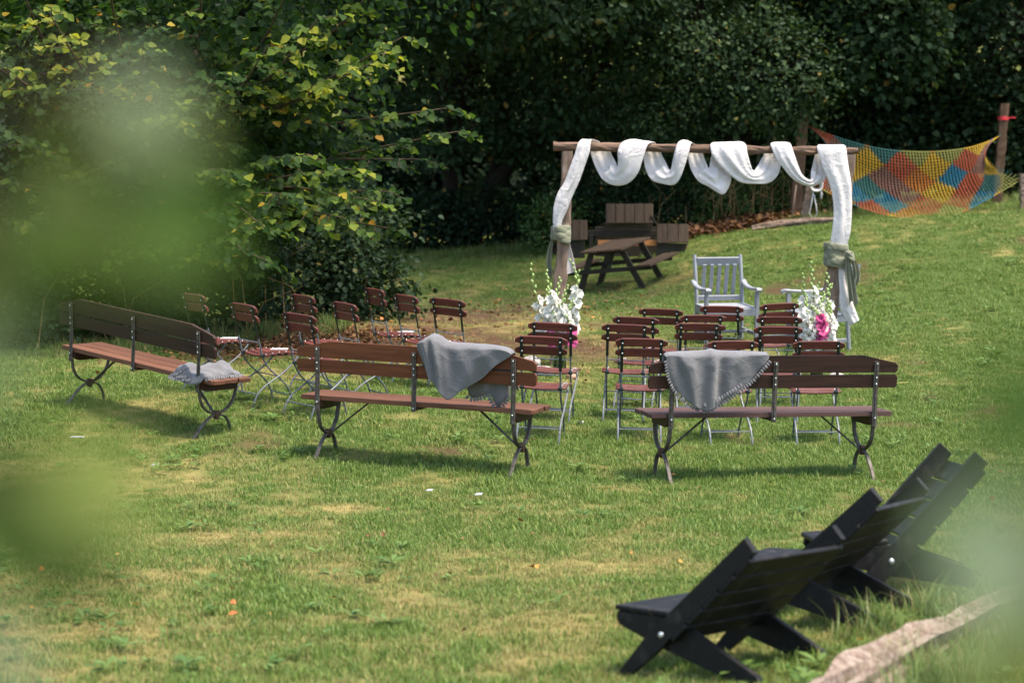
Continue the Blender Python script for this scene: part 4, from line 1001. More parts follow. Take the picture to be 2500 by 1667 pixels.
# ------------------------------------------------------------------ wooden arch with cloth, sashes
AX, AY = 2.0, 26.2
def post_mesh(path, widths, th, seed):
    r = np.random.default_rng(seed); mb = MB(); q = crom(path, 26); w = np.interp(np.linspace(0, 1, 26), np.linspace(0, 1, len(widths)), widths); V = []
    for i, p in enumerate(q):
        a = w[i] / 2 * (1 + .05 * r.normal()); c = .012
        for dx, dy in ((-a, -th/2 + c), (-a + c, -th/2), (a * .1, -th/2 - .008 * r.random()), (a - c, -th/2), (a, -th/2 + c), (a, th/2 - c), (a - c, th/2), (-a + c, th/2), (-a, th/2 - c)):
            V.append((p[0] + dx + .003 * r.normal(), p[1] + dy + .003 * r.normal(), p[2]))
    n = 9
    return mb.add(V, [(i * n + k, i * n + (k + 1) % n, (i + 1) * n + (k + 1) % n, (i + 1) * n + k) for i in range(25) for k in range(n)] + [tuple(range(n))[::-1], tuple(25 * n + k for k in range(n))])
ag = float(gz(AX, AY))
arch = tag(empty('wooden_arch', (AX, AY, ag)), 'rustic wedding arch of two split posts and a round log across', 'arch')
zl = float(gz(.55, AY)) - ag; zr = float(gz(3.45, AY)) - ag
post_mesh([(-1.515, 0, zl - .1), (-1.49, 0, .8), (-1.43, 0, 1.6), (-1.40, 0, 2.375)], [.145, .14, .125, .115], .10, 2).obj('post', M['bark_post'], arch)
post_mesh([(1.40, 0, zr - .1), (1.46, 0, .8), (1.57, 0, 1.6), (1.655, 0, 2.335)], [.19, .17, .14, .11], .10, 3).obj('post', M['bark_post'], arch)
bq = crom([(-1.555, 0, 2.428), (-.6, 0, 2.412), (.4, 0, 2.392), (1.0, 0, 2.385), (1.737, 0, 2.378)], 40); V = []
r_ = np.random.default_rng(5)
for i, p in enumerate(bq):
    rr = .050 - .014 * i / 39 + (.010 if 22 < i < 26 or 31 < i < 34 else 0)
    for k in range(12):
        a = 2 * math.pi * k / 12; f = 1 + .085 * r_.normal() + .08 * math.sin(i * .7 + 2 * a) * math.sin(i * .23); V.append((p[0], p[1] + rr * f * math.cos(a), p[2] + rr * f * math.sin(a)))
MB().add(V, [(i * 12 + k, i * 12 + (k + 1) % 12, (i + 1) * 12 + (k + 1) % 12, (i + 1) * 12 + k) for i in range(39) for k in range(12)] + [tuple(range(12)), tuple(39 * 12 + k for k in range(12))[::-1]]).obj('crossbeam', M['beam_log'], arch)

# the cloth: edges in arch-local metres (x, z) with depth, one strip per swag
K = .00161
def E_(pts): return [((a - 1101) * K, c, 2.65 - .0016055 * b_) for a, b_, c in pts]
SW = [
 # left fall and its tail
 (E_([(452, 112, .06), (400, 92, .02), (385, 118, -.07), (378, 180, -.085), (350, 262, -.09), (312, 370, -.09), (262, 480, -.09), (228, 570, -.085), (200, 630, -.08), (182, 700, -.07)]),
  E_([(350, 110, .06), (330, 90, .02), (298, 125, -.07), (278, 190, -.09), (238, 300, -.10), (208, 380, -.10), (165, 450, -.10), (138, 540, -.10), (132, 630, -.09), (135, 700, -.08)]), 4, .008),
 (E_([(240, 745, .03), (248, 800, .05), (268, 870, .06), (282, 930, .06), (291, 985, .06)]), E_([(215, 745, .02), (214, 800, .05), (214, 880, .06), (214, 950, .06), (214, 1012, .06)]), 4, .012),
 (E_([(520, 138, .065), (522, 178, .06), (552, 238, .03), (568, 276, -.0), (570, 230, -.05), (566, 172, -.085), (590, 118, -.075), (640, 96, -.03), (690, 92, .03)]),
  E_([(382, 140, .065), (385, 185, .06), (425, 292, .05), (478, 372, .02), (560, 404, -.02), (640, 386, -.06), (702, 318, -.085), (738, 212, -.09), (768, 130, -.075), (812, 112, .0), (830, 135, .05)]), 5, .014),
 (E_([(855, 140, .065), (857, 178, .06), (893, 250, .03), (920, 298, .0), (932, 250, -.05), (945, 180, -.085), (965, 120, -.075), (1000, 97, -.02), (1040, 100, .03)]),
  E_([(735, 142, .065), (740, 190, .06), (756, 290, .05), (800, 368, .02), (880, 394, -.02), (945, 398, -.05), (985, 352, -.08), (1022, 250, -.09), (1045, 170, -.085), (1062, 118, -.06), (1095, 130, .03)]), 5, .013),
 (E_([(1135, 142, .065), (1140, 182, .06), (1160, 240, .04), (1180, 286, .01), (1190, 245, .03), (1200, 200, .055), (1215, 150, .065)]),
  E_([(1038, 150, .065), (1040, 200, .06), (1060, 290, .05), (1110, 372, .02), (1180, 412, -.01), (1262, 462, -.03), (1300, 440, -.01), (1332, 360, .03), (1310, 270, .055), (1280, 170, .065)]), 5, .013),
 (E_([(1345, 108, .03), (1395, 108, -.03), (1424, 130, -.075), (1434, 185, -.09), (1452, 250, -.075), (1478, 303, -.04), (1512, 262, .02), (1552, 195, .055), (1580, 145, .065)]),
  E_([(1215, 112, .03), (1190, 122, -.04), (1186, 150, -.08), (1200, 205, -.095), (1262, 285, -.10), (1340, 352, -.09), (1402, 386, -.07), (1480, 393, -.04), (1580, 388, -.0), (1640, 342, .03), (1668, 262, .055), (1652, 170, .065)]), 6, .014),
 (E_([(1695, 112, .03), (1722, 124, -.06), (1745, 190, -.09), (1775, 270, -.085), (1806, 332, -.06), (1858, 362, -.03), (1868, 310, .02), (1885, 240, .05), (1902, 170, .06)]),
  E_([(1620, 112, .03), (1590, 130, -.06), (1625, 220, -.095), (1672, 283, -.10), (1722, 343, -.09), (1782, 386, -.07), (1850, 407, -.04), (1902, 400, -.0), (1960, 370, .03), (1978, 300, .05), (1965, 190, .06)]), 5, .013),
 (E_([(2085, 128, .03), (2094, 150, -.07), (2108, 260, -.09), (2128, 380, -.10), (2135, 500, -.10), (2134, 620, -.10), (2126, 720, -.10), (2108, 790, -.09), (2085, 832, -.09)]),
  E_([(1915, 128, .03), (1900, 155, -.07), (1928, 260, -.09), (1968, 350, -.10), (1998, 450, -.10), (2012, 560, -.10), (2006, 680, -.10), (1995, 780, -.09), (2010, 832, -.09)]), 4, .009),
 (E_([(2078, 900, -.06), (2092, 1000, -.07), (2110, 1080, -.075), (2145, 1180, -.08), (2195, 1308, -.08)]), E_([(2050, 900, -.06), (2052, 1000, -.07), (2058, 1100, -.075), (2064, 1230, -.08), (2132, 1345, -.08)]), 4, .014),
]
mb = MB()
for si, (e0, e1, nf, amp) in enumerate(SW):
    n, w = 64, 20; A_, B_ = crom(e0, n), crom(e1, n); V = []; ph = 1.7 * si
    for i in range(n):
        t = i / (n - 1); env = .35 + .65 * math.sin(math.pi * min(1, max(0, t)))
        for j in range(w):
            v = j / (w - 1); p = A_[i] * (1 - v) + B_[i] * v
            bulge = -.028 * math.sin(math.pi * v)
            fold = amp * env * (math.sin(nf * math.pi * v * 1.0 + ph + 1.3 * math.sin(3 * t + ph)) * .6 + .5 * math.sin(2.3 * nf * v + 5 * t + 2 * ph)) * math.sin(math.pi * min(1, max(0, v))) ** .5
            V.append((p[0] + .25 * fold, p[1] + bulge * (1 if p[1] < .03 else -1) - fold, p[2] + .15 * fold))
    mb.add(V, [(i * w + j, (i + 1) * w + j, (i + 1) * w + j + 1, i * w + j + 1) for i in range(n - 1) for j in range(w - 1)])
dr = mb.obj('cloth_drape', M['white_cloth'], None, True, (AX, AY, ag))
s_ = dr.modifiers.new('thick', 'SOLIDIFY'); s_.thickness = .003
tag(dr, 'long white cloth wound in swags round the arch beam', 'drape')

def sash(label, cx, cy, z0, z1, rx, ry, knot, tails, seed):
    r = np.random.default_rng(seed); mb = MB(); nb = 8
    for k in range(nb):
        z = z0 + (z1 - z0) * (k + .5) / nb; ph = r.random() * 6; tl = float(np.clip(r.normal(0, .016), -.022, .022))
        q = [(cx + (rx + .010 * math.sin(3 * a + ph)) * math.cos(a), cy + (ry + .008 * math.sin(2 * a + ph)) * math.sin(a), z + tl * math.cos(a + ph) + .012 * math.sin(2 * a)) for a in np.linspace(0, 2 * math.pi, 33)]
        prof = [(.024 * math.cos(a) * (1.2 + .5 * r.random()), .008 * math.sin(a) * (1 + .3 * r.random())) for a in np.linspace(0, 2 * math.pi, 11)[:-1]]
        mb.sweep(q, prof, (0, 0, 1), None, False)
    if knot:
        kx, kz = knot
        for k in range(3):
            q = [(kx + .038 * math.cos(a + k), cy - ry - .02 - .012 * k + .015 * math.sin(2 * a), kz + .045 * math.sin(a)) for a in np.linspace(0, 2 * math.pi, 17)]
            mb.tube(q, .018, 8, (0, 1, 0), False)
    for pth, wid in tails:
        Pq = crom(pth, 30); w = 14; V = []; ph = r.random() * 6
        for i in range(30):
            t = i / 29; ww = wid * (.35 + .65 * min(1, t * 1.6)) * (1 + .12 * math.sin(7 * t))
            for j in range(w):
                v = j / (w - 1) - .5
                f = .022 * math.sin(13 * v + ph + 2.5 * t) * (.4 + t)
                V.append((Pq[i][0] + v * ww, Pq[i][1] + f - .01, Pq[i][2] + .03 * math.sin(9 * v + ph) * t * t))
        mb.add(V, [(i * w + j, (i + 1) * w + j, (i + 1) * w + j + 1, i * w + j + 1) for i in range(29) for j in range(w - 1)])
    o = mb.obj('sash', M['sage_cloth'], None, True, (AX, AY, ag)); return tag(o, label, 'sash', 'sage green sashes on the arch')
cx = lambda a: (a - 1101) * K
cz = lambda b_: 2.65 - .0016055 * b_
sash('sage green sash wound round the left post, tail hanging behind it', cx(186), -.02, cz(765), cz(690), .095, .085, None,
     [([(cx(140), .02, cz(745)), (cx(118), .06, cz(820)), (cx(108), .07, cz(930)), (cx(125), .07, cz(1020))], .07)], 1)
sash('sage green sash knotted round the right post and its cloth', cx(2040), -.03, cz(935), cz(800), .125, .105, (cx(2118), cz(875)),
     [([(cx(2105), -.15, cz(880)), (cx(2110), -.15, cz(960)), (cx(2130), -.14, cz(1080)), (cx(2150), -.13, cz(1195))], .10), ([(cx(2125), -.16, cz(880)), (cx(2150), -.16, cz(930)), (cx(2165), -.15, cz(1000)), (cx(2160), -.14, cz(1055))], .09)], 2)

# ------------------------------------------------------------------ gladioli in glass vases
def floret(seed):
    r = np.random.default_rng(seed); V = []; F = []
    for k in range(6):
        a = k * math.pi / 3 + r.normal(0, .1); ca, sa = math.cos(a), math.sin(a); l = .050 * (1 + .15 * r.normal()); b_ = len(V)
        for i, (rad, z, w) in enumerate(((.004, 0, .004), (.016, .020, .014), (.034, .034, .022), (l, .030 + .012 * r.normal(), .020))):
            for j in (-1, 0, 1):
                ruf = .006 * (i > 1) * math.sin(j * 2 + i + k)
                V.append((rad * ca - j * w * sa, rad * sa + j * w * ca, z + ruf - .004 * (j == 0)))
        F += [(b_ + i * 3 + j, b_ + i * 3 + j + 1, b_ + (i + 1) * 3 + j + 1, b_ + (i + 1) * 3 + j) for i in range(3) for j in (0, 1)]
    return MB().add(V, F)
FL = {c: [floret(40 + i).mesh('blossom', M['petal_' + c], True) for i in range(3)] for c in ('white', 'pink')}
def gladiolus(base, tip, c, nfl, lab, seed, start=.42, face=-1.6):
    r = np.random.default_rng(seed); o = tag(empty('gladiolus', base), lab, 'flower', 'gladioli in the two vases')
    t = np.array(tip) - np.array(base); bend = np.array([r.normal(0, .04), r.normal(0, .03), 0])
    q = crom([(0, 0, 0), tuple(t * .4 + bend * .3), tuple(t * .75 + bend), tuple(t + bend * -.6)], 20)
    mb = MB(); mb.tube([tuple(p) for p in q], np.linspace(.007, .0025, 20), 6)
    st = mb.obj('stem', M['stem_green'], o, True)
    nfl = nfl + 2; L_ = np.linspace(start, .98, nfl + 6)
    bd = MB()
    for k, s in enumerate(L_):
        i = s * 19; i0 = min(int(i), 18); p = q[i0] + (q[i0 + 1] - q[i0]) * (i - i0); az = face + (.75 if k % 2 else -.75) + r.normal(0, .35)
        d = Vector((math.cos(az), math.sin(az), .35)).normalized()
        if k < nfl:
            f = link('blossom', FL[c][k % 3], None, o, tuple(Vector(p) + d * .012)); f.rotation_euler = d.to_track_quat('Z', 'Y').to_euler(); s_ = (1.6 - .6 * k / max(nfl, 1)) * (1 + .1 * r.normal()); f.scale = (s_,) * 3
        else:
            l = .062 * (1 - .5 * (k - nfl) / 6); u = Vector(q[19] - q[15]).normalized(); e = (d * .55 + u).normalized()
            bd.tube([tuple(Vector(p)), tuple(Vector(p) + e * l * .5 + d * .004), tuple(Vector(p) + e * l)], [.006, .014, .003], 6)
    bd.obj('bud', M['bud_green'], o, True)
    if r.random() < .8:
        lf = MB(); az = r.random() * 6.28
        pth = [(0, 0, .02), (.04 * math.cos(az), .04 * math.sin(az), .2), (.11 * math.cos(az), .11 * math.sin(az), .42), (.2 * math.cos(az), .2 * math.sin(az), .56)]
        lf.sweep([tuple(a) for a in crom(pth, 10)], [(-.014, 0), (0, -.002), (.014, 0), (0, .002)], (-math.sin(az), math.cos(az), 0), [1.1, 1.1, 1.1, 1, 1, .9, .8, .6, .35, .05]); lf.obj('blade_leaf', M['stem_green'], o)
    return o
for vx, vy, side, tips in ((.51, 25.62, 'left', [(-.40, .02, 1.17, 'white', 4), (-.17, -.02, 1.10, 'white', 8), (-.22, .06, .92, 'white', 8), (-.02, .04, 1.02, 'white', 9), (.10, -.03, .94, 'white', 9), (.19, .03, 1.22, 'white', 7), (.20, -.06, .80, 'white', 9), (-.13, -.10, .66, 'pink', 6), (.14, -.11, .63, 'pink', 5), (.02, -.08, .80, 'white', 9), (.26, .06, 1.10, 'white', 4)]),
                           (3.24, 25.62, 'right', [(-.20, .02, 1.12, 'white', 7), (-.08, .03, 1.24, 'white', 8), (-.21, -.05, .88, 'white', 8), (.16, .06, 1.12, 'white', 7), (.20, .02, 1.0, 'white', 9), (.08, -.03, .92, 'white', 9), (.16, -.08, .84, 'white', 9), (.02, .06, 1.02, 'white', 8), (-.05, -.11, .78, 'pink', 9), (.23, -.04, .80, 'white', 8), (-.15, -.08, .72, 'white', 7)])):
    z = float(gz(vx, vy)); v = MB(); pr = [(.065, 0), (.07, .02), (.062, .2), (.066, .38), (.080, .43), (.075, .43), (.061, .38), (.057, .2), (.06, .025), (.0, .02)]
    n = 20; V = [(a * math.cos(2 * math.pi * k / n), a * math.sin(2 * math.pi * k / n), h) for a, h in pr for k in range(n)]
    v.add(V, [(i * n + k, i * n + (k + 1) % n, (i + 1) * n + (k + 1) % n, (i + 1) * n + k) for i in range(len(pr) - 1) for k in range(n)] + [tuple(range(n))[::-1]])
    tag(v.obj('vase', M['glass'], None, True, (vx, vy, z + .015)), 'clear glass vase holding gladioli at the foot of the %s arch post' % side, 'vase', 'vases at the arch')
    words = {'white': 'white gladiolus', 'pink': 'pink gladiolus'}
    where = ['the tallest stem leaning far left', 'a stem left of the middle', 'a short stem at the left', 'a middle stem at the back', 'a stem right of the middle', 'a tall stem at the right', 'a short stem in front at the right', 'a low stem in front', 'a low stem', 'a short middle stem', 'an outer right stem']
    for i, (dx, dy, h, c, nf) in enumerate(tips):
        lab = '%s in the %s vase, ' % (words[c], side) + ('%s tip %s' % ('tall' if h > 1.05 else ('middle height' if h > .85 else 'short'), ('far left' if dx < -.18 else 'left' if dx < -.04 else 'centre' if dx < .09 else 'right' if dx < .18 else 'far right') + (' front' if dy < -.06 else ' back' if dy > .04 else '')))
        gladiolus((vx + dx * .14, vy + dy * .2, z + .05), (vx + dx * (.62 if h < 1.05 else .8), vy + dy, z + h), c, nf, lab, 300 + i + (50 if side == 'right' else 0), .36 if h > .9 else .46)
for x, y, s, m_, lab in ((.34, 25.35, .085, 'stone', 'pale shaggy stone at the foot of the left vase'), (.62, 25.3, .05, 'stone_brown', 'small reddish brown stone right of the left vase'), (.20, 25.9, .10, 'stone', 'grey stone behind the leftmost stone at the left arch post'),
                     (2.95, 25.4, .07, 'stone', 'grey stone left of the right vase'), (3.42, 25.35, .08, 'stone', 'grey stone right of the right vase'), (3.08, 25.25, .055, 'stone_brown', 'reddish stone in front of the right vase')):
    bm = bmesh.new(); bmesh.ops.create_icosphere(bm, subdivisions=3, radius=1)
    for v_ in bm.verts:
        k = 1 + .28 * (float(fbm(np.array(v_.co.x * 1.3 + x * 9), np.array(v_.co.y * 1.3 + v_.co.z)))-.47) * 2; v_.co *= k
    bm.transform(Matrix.Diagonal((s * 1.25, s, s * .8, 1))); me = bpy.data.meshes.new('stone'); bm.to_mesh(me); bm.free()
    me.polygons.foreach_set('use_smooth', [True] * len(me.polygons)); me.materials.append(M[m_])
    tag(link('stone', me, None, None, (x, y, float(gz(x, y)) + s * .55)), lab, 'stone')

# ------------------------------------------------------------------ grey painted armchairs
def make_armchair():
    t = empty('garden_armchair'); g = M['grey_paint']; W = .66
    for s in (-1, 1):
        x = s * (W / 2 - .05)
        p = MB(); q = crom([(x, -.27, 0), (x, -.25, .42), (x, -.30, .70), (x, -.375, 1.0)], 14); p.strip([tuple(a) for a in q], .042, .05, (1, 0, 0)); p.obj('back_post', g, t)
        x2 = s * (W / 2 - .025)
        p = MB(); p.box((x2, .25, .31), (.045, .05, .62)); p.obj('front_leg', g, t)
        q = crom([(x2, -.31, .70), (x2, -.2, .655), (x2, 0, .635), (x2, .2, .645), (x2, .30, .655), (x2, .33, .64)], 16); p = MB(); p.strip([tuple(a) for a in q], .062, .032, (1, 0, 0)); p.obj('arm', g, t)
        p = MB(); p.tube([(x2 - .031, .32, .640), (x2 + .031, .32, .640)], .024, 10, (0, 0, 1)); p.obj('arm', g, t)
        p = MB(); p.box((x, 0, .38), (.028, .50, .075)); p.obj('side_rail', g, t)
        p = MB(); p.box((x, 0, .13), (.024, .50, .045)); p.obj('stretcher', g, t)
    p = MB(); p.box((0, 0, 0), (W - .14, .030, .095)); p.obj('top_rail', g, t, False, (0, -.352, .925), (R(-12), 0, 0))
    p = MB(); p.box((0, 0, 0), (W - .14, .028, .06)); p.obj('back_rail', g, t, False, (0, -.262, .50), (R(-8), 0, 0))
    for k in range(5):
        p = MB(); p.box((0, 0, 0), (.048, .016, .40)); p.obj('back_slat', g, t, False, (-.185 + .0925 * k, -.302, .70), (R(-11.5), 0, 0))
    for k in range(6):
        p = MB(); p.box((0, -.215 + .088 * k, .428), (W - .06, .078, .022)); p.obj('seat_slat', g, t)
    p = MB(); p.box((0, .265, .38), (W - .10, .026, .085)); p.obj('front_rail', g, t)
    p = MB(); p.box((0, 0, .13), (W - .12, .04, .03)); p.obj('stretcher', g, t)
    return t
ac = make_armchair(); tag(ac, 'grey painted garden armchair with slatted back facing the rows of chairs', 'armchair', 'grey armchairs for the couple'); stand(ac, 2.50, 28.3, math.pi + .2, .01)
a2 = copy_tree(ac); tag(a2, 'grey armchair mostly hidden behind the right post of the arch', 'armchair', 'grey armchairs for the couple'); stand(a2, 3.52, 27.75, math.pi / 2 + .25, .01)

# ------------------------------------------------------------------ picnic table and a tipped one behind it
def picnic():
    t = empty('picnic_table'); L = 1.30
    for k in range(5):
        p = MB(); p.box((-.28 + .14 * k, 0, .70), (.134, L + .02 * (k % 2), .036), .006); p.obj('top_plank', M['old_wood'], t)
    for s in (-1, 1):
        for k in range(2):
            p = MB(); p.box((s * (.60 + .13 * k), 0, .42), (.124, L, .036), .006); p.obj('seat_plank', M['old_wood'], t)
        y = s * .42
        for q in (-1, 1):
            p = MB(); p.prism([(q * .20, .68), (q * .30, .68), (q * .62, -.04), (q * .52, -.04)], .04, 1, y); p.obj('leg', M['old_dark'], t)
        p = MB(); p.prism([(-.74, .335), (.74, .335), (.74, .402), (-.74, .402)], .04, 1, y + s * .042); p.obj('seat_beam', M['old_dark'], t)
        p = MB(); p.box((0, y, .655), (.58, .045, .05)); p.obj('top_batten', M['old_dark'], t)
        p = MB(); p.strip([(0, y - s * .02, .38), (0, y - s * .35, .67)], .05, .03, (1, 0, 0)); p.obj('brace', M['old_dark'], t)
    return t
pt_ = picnic(); tag(pt_, 'weathered picnic table with fixed benches standing on the slope left of the arch middle', 'picnic table'); stand(pt_, 1.74, 38.4, R(-24), .02, .9)
tt = tag(empty('tipped_table', (1.95, 40.6, float(gz(1.95, 40.6)))), 'picnic table tipped on its side, its plank tops facing the lawn', 'picnic table')
tl = R(-16)
def panel(nm, cx_, cz_, n, w, h, y, tilt):
    for k in range(n):
        p = MB(); p.box((0, 0, 0), (w / n - .008, .036, h * (1 - .02 * ((k * 7) % 3))), .006); p.obj(nm, M['old_wood_v'], tt, False, (cx_ + w * ((k + .5) / n - .5), y + .006 * ((k * 5) % 3), cz_), (tilt, 0, .01 * ((k * 3) % 3 - 1)))
panel('top_plank', .02, .83, 5, .80, .34, -.05, tl); panel('seat_plank', -.88, .55, 3, .40, .36, .05, tl); panel('seat_plank', .74, .50, 3, .54, .33, -.12, tl)
for c, d, nm, mt in (((-.05, .12, .50), (1.9, .05, .10), 'beam', 'old_dark'), ((-.02, -.02, .34), (.98, .04, .095), 'board', 'orange_wood'), ((.0, .10, .63), (.82, .05, .08), 'beam', 'old_dark'), ((.62, .05, .17), (.07, .06, .5), 'leg', 'old_dark'), ((-.62, .10, .2), (.07, .06, .55), 'leg', 'old_dark'), ((-.9, .1, .22), (.35, .05, .28), 'board', 'old_dark'), ((0, .3, .35), (1.1, .04, .5), 'board', 'old_dark')):
    p = MB(); p.box(c, d, .006); p.obj(nm, M[mt], tt)
p = MB(); p.prism([(.50, .33), (1.0, .33), (.92, .12), (.46, .12)], .12, 1, -.03); p.obj('board', M['old_dark'], tt)
p = MB(); p.strip([(.38, -.08, .80), (.56, -.04, .50)], .05, .03, (0, 1, 0)); p.obj('brace', M['old_dark'], tt)

# ------------------------------------------------------------------ hammock net, its posts and ropes
def post(name, label, x, y, h, w, mat, lean=(0, 0), group='posts holding the hammock', cat='post', seed=1):
    z = float(gz(x, y)); mb = post_mesh([(0, 0, -.15), (lean[0] * .35, lean[1] * .35, h * .35), (lean[0] * .7, lean[1] * .7, h * .7), (lean[0], lean[1], h)], [w * 1.05, w, w, w * .96], w * .85, seed)
    o = mb.obj(name, M[mat], None, False, (x, y, z)); return tag(o, label, cat, group)
post('post', 'tall brown post holding the left upper corner of the hammock', 5.02, 43.0, 1.95, .19, 'brown_post', (.14, 0), seed=11)
pr_ = post('post', 'tall brown post with a red ribbon near its top', 8.62, 43.1, 1.78, .16, 'brown_post', (.12, 0), seed=12)
post('stake', 'short leaning grey stake left of the hammock carrying a coil of white rope', 5.08, 42.2, .70, .15, 'grey_post', (.13, 0), seed=13)
post('stake', 'short grey stake at the right edge of the lawn holding the lower hammock cord', 8.82, 41.6, .60, .17, 'grey_post', (-.03, 0), seed=14)
mb = MB(); zt = float(gz(8.62, 43.1)) + 1.50
for k in range(2):
    q = [(8.72 + .095 * math.cos(a), 43.1 + .085 * math.sin(a), zt + .03 * k + .004 * math.sin(3 * a)) for a in np.linspace(0, 2 * math.pi, 21)]; mb.strip(q, .035, .006, (0, 0, 1))
mb.strip([(8.80, 43.03, zt + .02), (8.87, 43.0, zt + .03), (8.92, 42.98, zt + .02)], .03, .006, (0, 0, 1))
tag(mb.obj('ribbon', M['red_tape']), 'red ribbon tied round the tall post right of the hammock', 'ribbon')
c_ul, c_ur, c_ll, c_lr = (5.20, 43.0, 3.02), (8.64, 43.02, 2.82), (5.25, 42.15, 1.98), (8.80, 41.6, 2.10)
top_c = crom([c_ul, (5.75, 42.8, 2.80), (6.5, 42.7, 2.60), (7.3, 42.7, 2.545), (7.95, 42.75, 2.60), (8.35, 42.9, 2.70), c_ur], 80)
bot_c = crom([c_ll, (5.7, 41.7, 1.72), (6.3, 41.35, 1.50), (7.0, 41.2, 1.41), (7.6, 41.25, 1.50), (8.1, 41.4, 1.72), c_lr], 80)
def net_pt(u, v):
    k = min(max(u, 0), 1) * 79; k0 = min(int(k), 78); kf = k - k0
    a = top_c[k0] * (1 - kf) + top_c[k0 + 1] * kf; b_ = bot_c[k0] * (1 - kf) + bot_c[k0 + 1] * kf
    p = a * (1 - v) + b_ * v; e = math.sin(math.pi * v)
    p = p + np.array([0, -.05 + .55 * 0, -.10]) * e * math.sin(math.pi * u)
    p[1] += .45 * e * math.sin(math.pi * min(1, max(0, v))) * math.sin(math.pi * u) * (v > 0)
    # the open ends of the net curve inwards between their corners
    p[0] += (.42 * max(0, 1 - u / .22) ** 2 - .46 * max(0, 1 - (1 - u) / .22) ** 2) * e
    return p
NET = [(.010, .085, .13), (.26, .165, .014), (.20, .045, .02), (.23, .08, .014), (.018, .07, .064), (.11, .055, .042), (.13, .135, .034)]
def net_colour(u, v):
    a = int(math.floor(u * 6.3 + v * 2.6)); b_ = int(math.floor(u * 6.3 - v * 2.6 + 20)); return (a * 3 + b_ * 5 + (a * b_) % 4) % 7
V, F, Cc = [], [], []
def strand(pts, r, cols):
    b0 = len(V)
    for p, c in zip(pts, cols):
        for k in range(3):
            an = 2 * math.pi * k / 3; V.append((p[0] + r * math.cos(an), p[1] + r * math.sin(an) * .7, p[2] + r * math.sin(an) * .7)); Cc.append(NET[c])
    F.extend([(b0 + i * 3 + k, b0 + i * 3 + (k + 1) % 3, b0 + (i + 1) * 3 + (k + 1) % 3, b0 + (i + 1) * 3 + k) for i in range(len(pts) - 1) for k in range(3)])
for i in range(64):
    u = .035 + .93 * i / 63; vs = np.linspace(0, 1, 26); strand([net_pt(u + .0006 * math.sin(9 * v + i), v) for v in vs], .0085, [net_colour(u, v) for v in vs])
for j in range(27):
    v = (j / 26); us = np.linspace(0, 1, 64); strand([net_pt(u, v) for u in us], .0055 if 0 < j < 26 else .012, [net_colour(u, v) for u in us])
me = bpy.data.meshes.new('net'); me.from_pydata(V, [], F); at = me.color_attributes.new('dye', 'FLOAT_COLOR', 'POINT'); at.data.foreach_set('color', np.array([(*c, 1) for c in Cc], np.float32).ravel())
m, nt, b = new_mat('dyed cotton net'); a_ = N(nt, 'ShaderNodeAttribute', attribute_name='dye'); nt.links.new(a_.outputs['Color'], b.inputs['Base Color']); b.inputs['Roughness'].default_value = .85; b.inputs['Specular IOR Level'].default_value = .2
hm = tag(empty('hammock', (7.0, 42.2, float(gz(7.0, 42.2)))), 'colourful knotted net hammock slung between posts at the tree edge', 'hammock')
hz = np.array(hm.location)
o = link('net', me, m, hm, tuple(-hz)); o['kind'] = 'stuff'
for nm, p0, p1 in (('cord', c_ul, (5.13, 43.0, 3.06)), ('cord', c_ur, (8.72, 43.1, 2.93)), ('cord', c_ll, (5.20, 42.2, 1.98)), ('cord', c_lr, (8.80, 41.6, 2.12))):
    mb = MB(); mb.tube([tuple(np.array(p0) - hz), tuple((np.array(p0) + np.array(p1)) / 2 - hz), tuple(np.array(p1) - hz)], .012, 6); mb.obj(nm, M['cord_teal'], hm)
mb = MB(); sx, sy, sz = 5.22, 42.1, float(gz(5.08, 42.2)) + .70
for k in range(5):
    q = [(sx + .06 + (.08 + .006 * k) * math.cos(a), sy - .03 - .02 * k, sz - .02 + (.10 + .008 * k) * math.sin(a) + .01 * math.sin(3 * a)) for a in np.linspace(0, 2 * math.pi, 21)]; mb.tube(q, .014, 5, (0, 1, 0), False)
mb.tube([(sx + .02, sy - .06, sz - .1), (sx - .02, sy - .08, sz - .35), (sx - .06, sy - .08, sz - .52), (sx + .0, sy - .08, sz - .62), (sx + .08, sy - .08, sz - .55), (sx + .06, sy - .08, sz - .40), (sx + .02, sy - .07, sz - .2)], .011, 5)
mb.tube([(sx + .14, sy - .06, sz - .1), (sx + .15, sy - .07, sz - .2), (sx + .15, sy - .07, sz - .28)], [.012, .02, .016], 6)
tag(mb.obj('rope_coil', M['rope_white'], None, True), 'coil of white rope with a loop hanging on the leaning stake', 'rope')
mb = MB(); z0 = float(gz(4.9, 42.1))
mb.tube([(4.84, 42.1, z0 - .05), (4.90, 42.1, z0 + .35), (4.94, 42.1, z0 + .68)], [.011, .013, .011], 6)
tag(mb.obj('iron_rod', M['grey_post'], None, True), 'thin grey rod stuck upright left of the leaning stake', 'rod')
mb = MB(); q = [(x, 24.9 + .05 * math.sin(x * 3), float(gz(x, 24.9)) + .05) for x in np.linspace(3.55, 4.1, 12)]; mb.tube(q, .003, 4)
tag(mb.obj('string', M['rope_yellow']), 'thin yellow string lying on the lawn right of the last chairs', 'string')

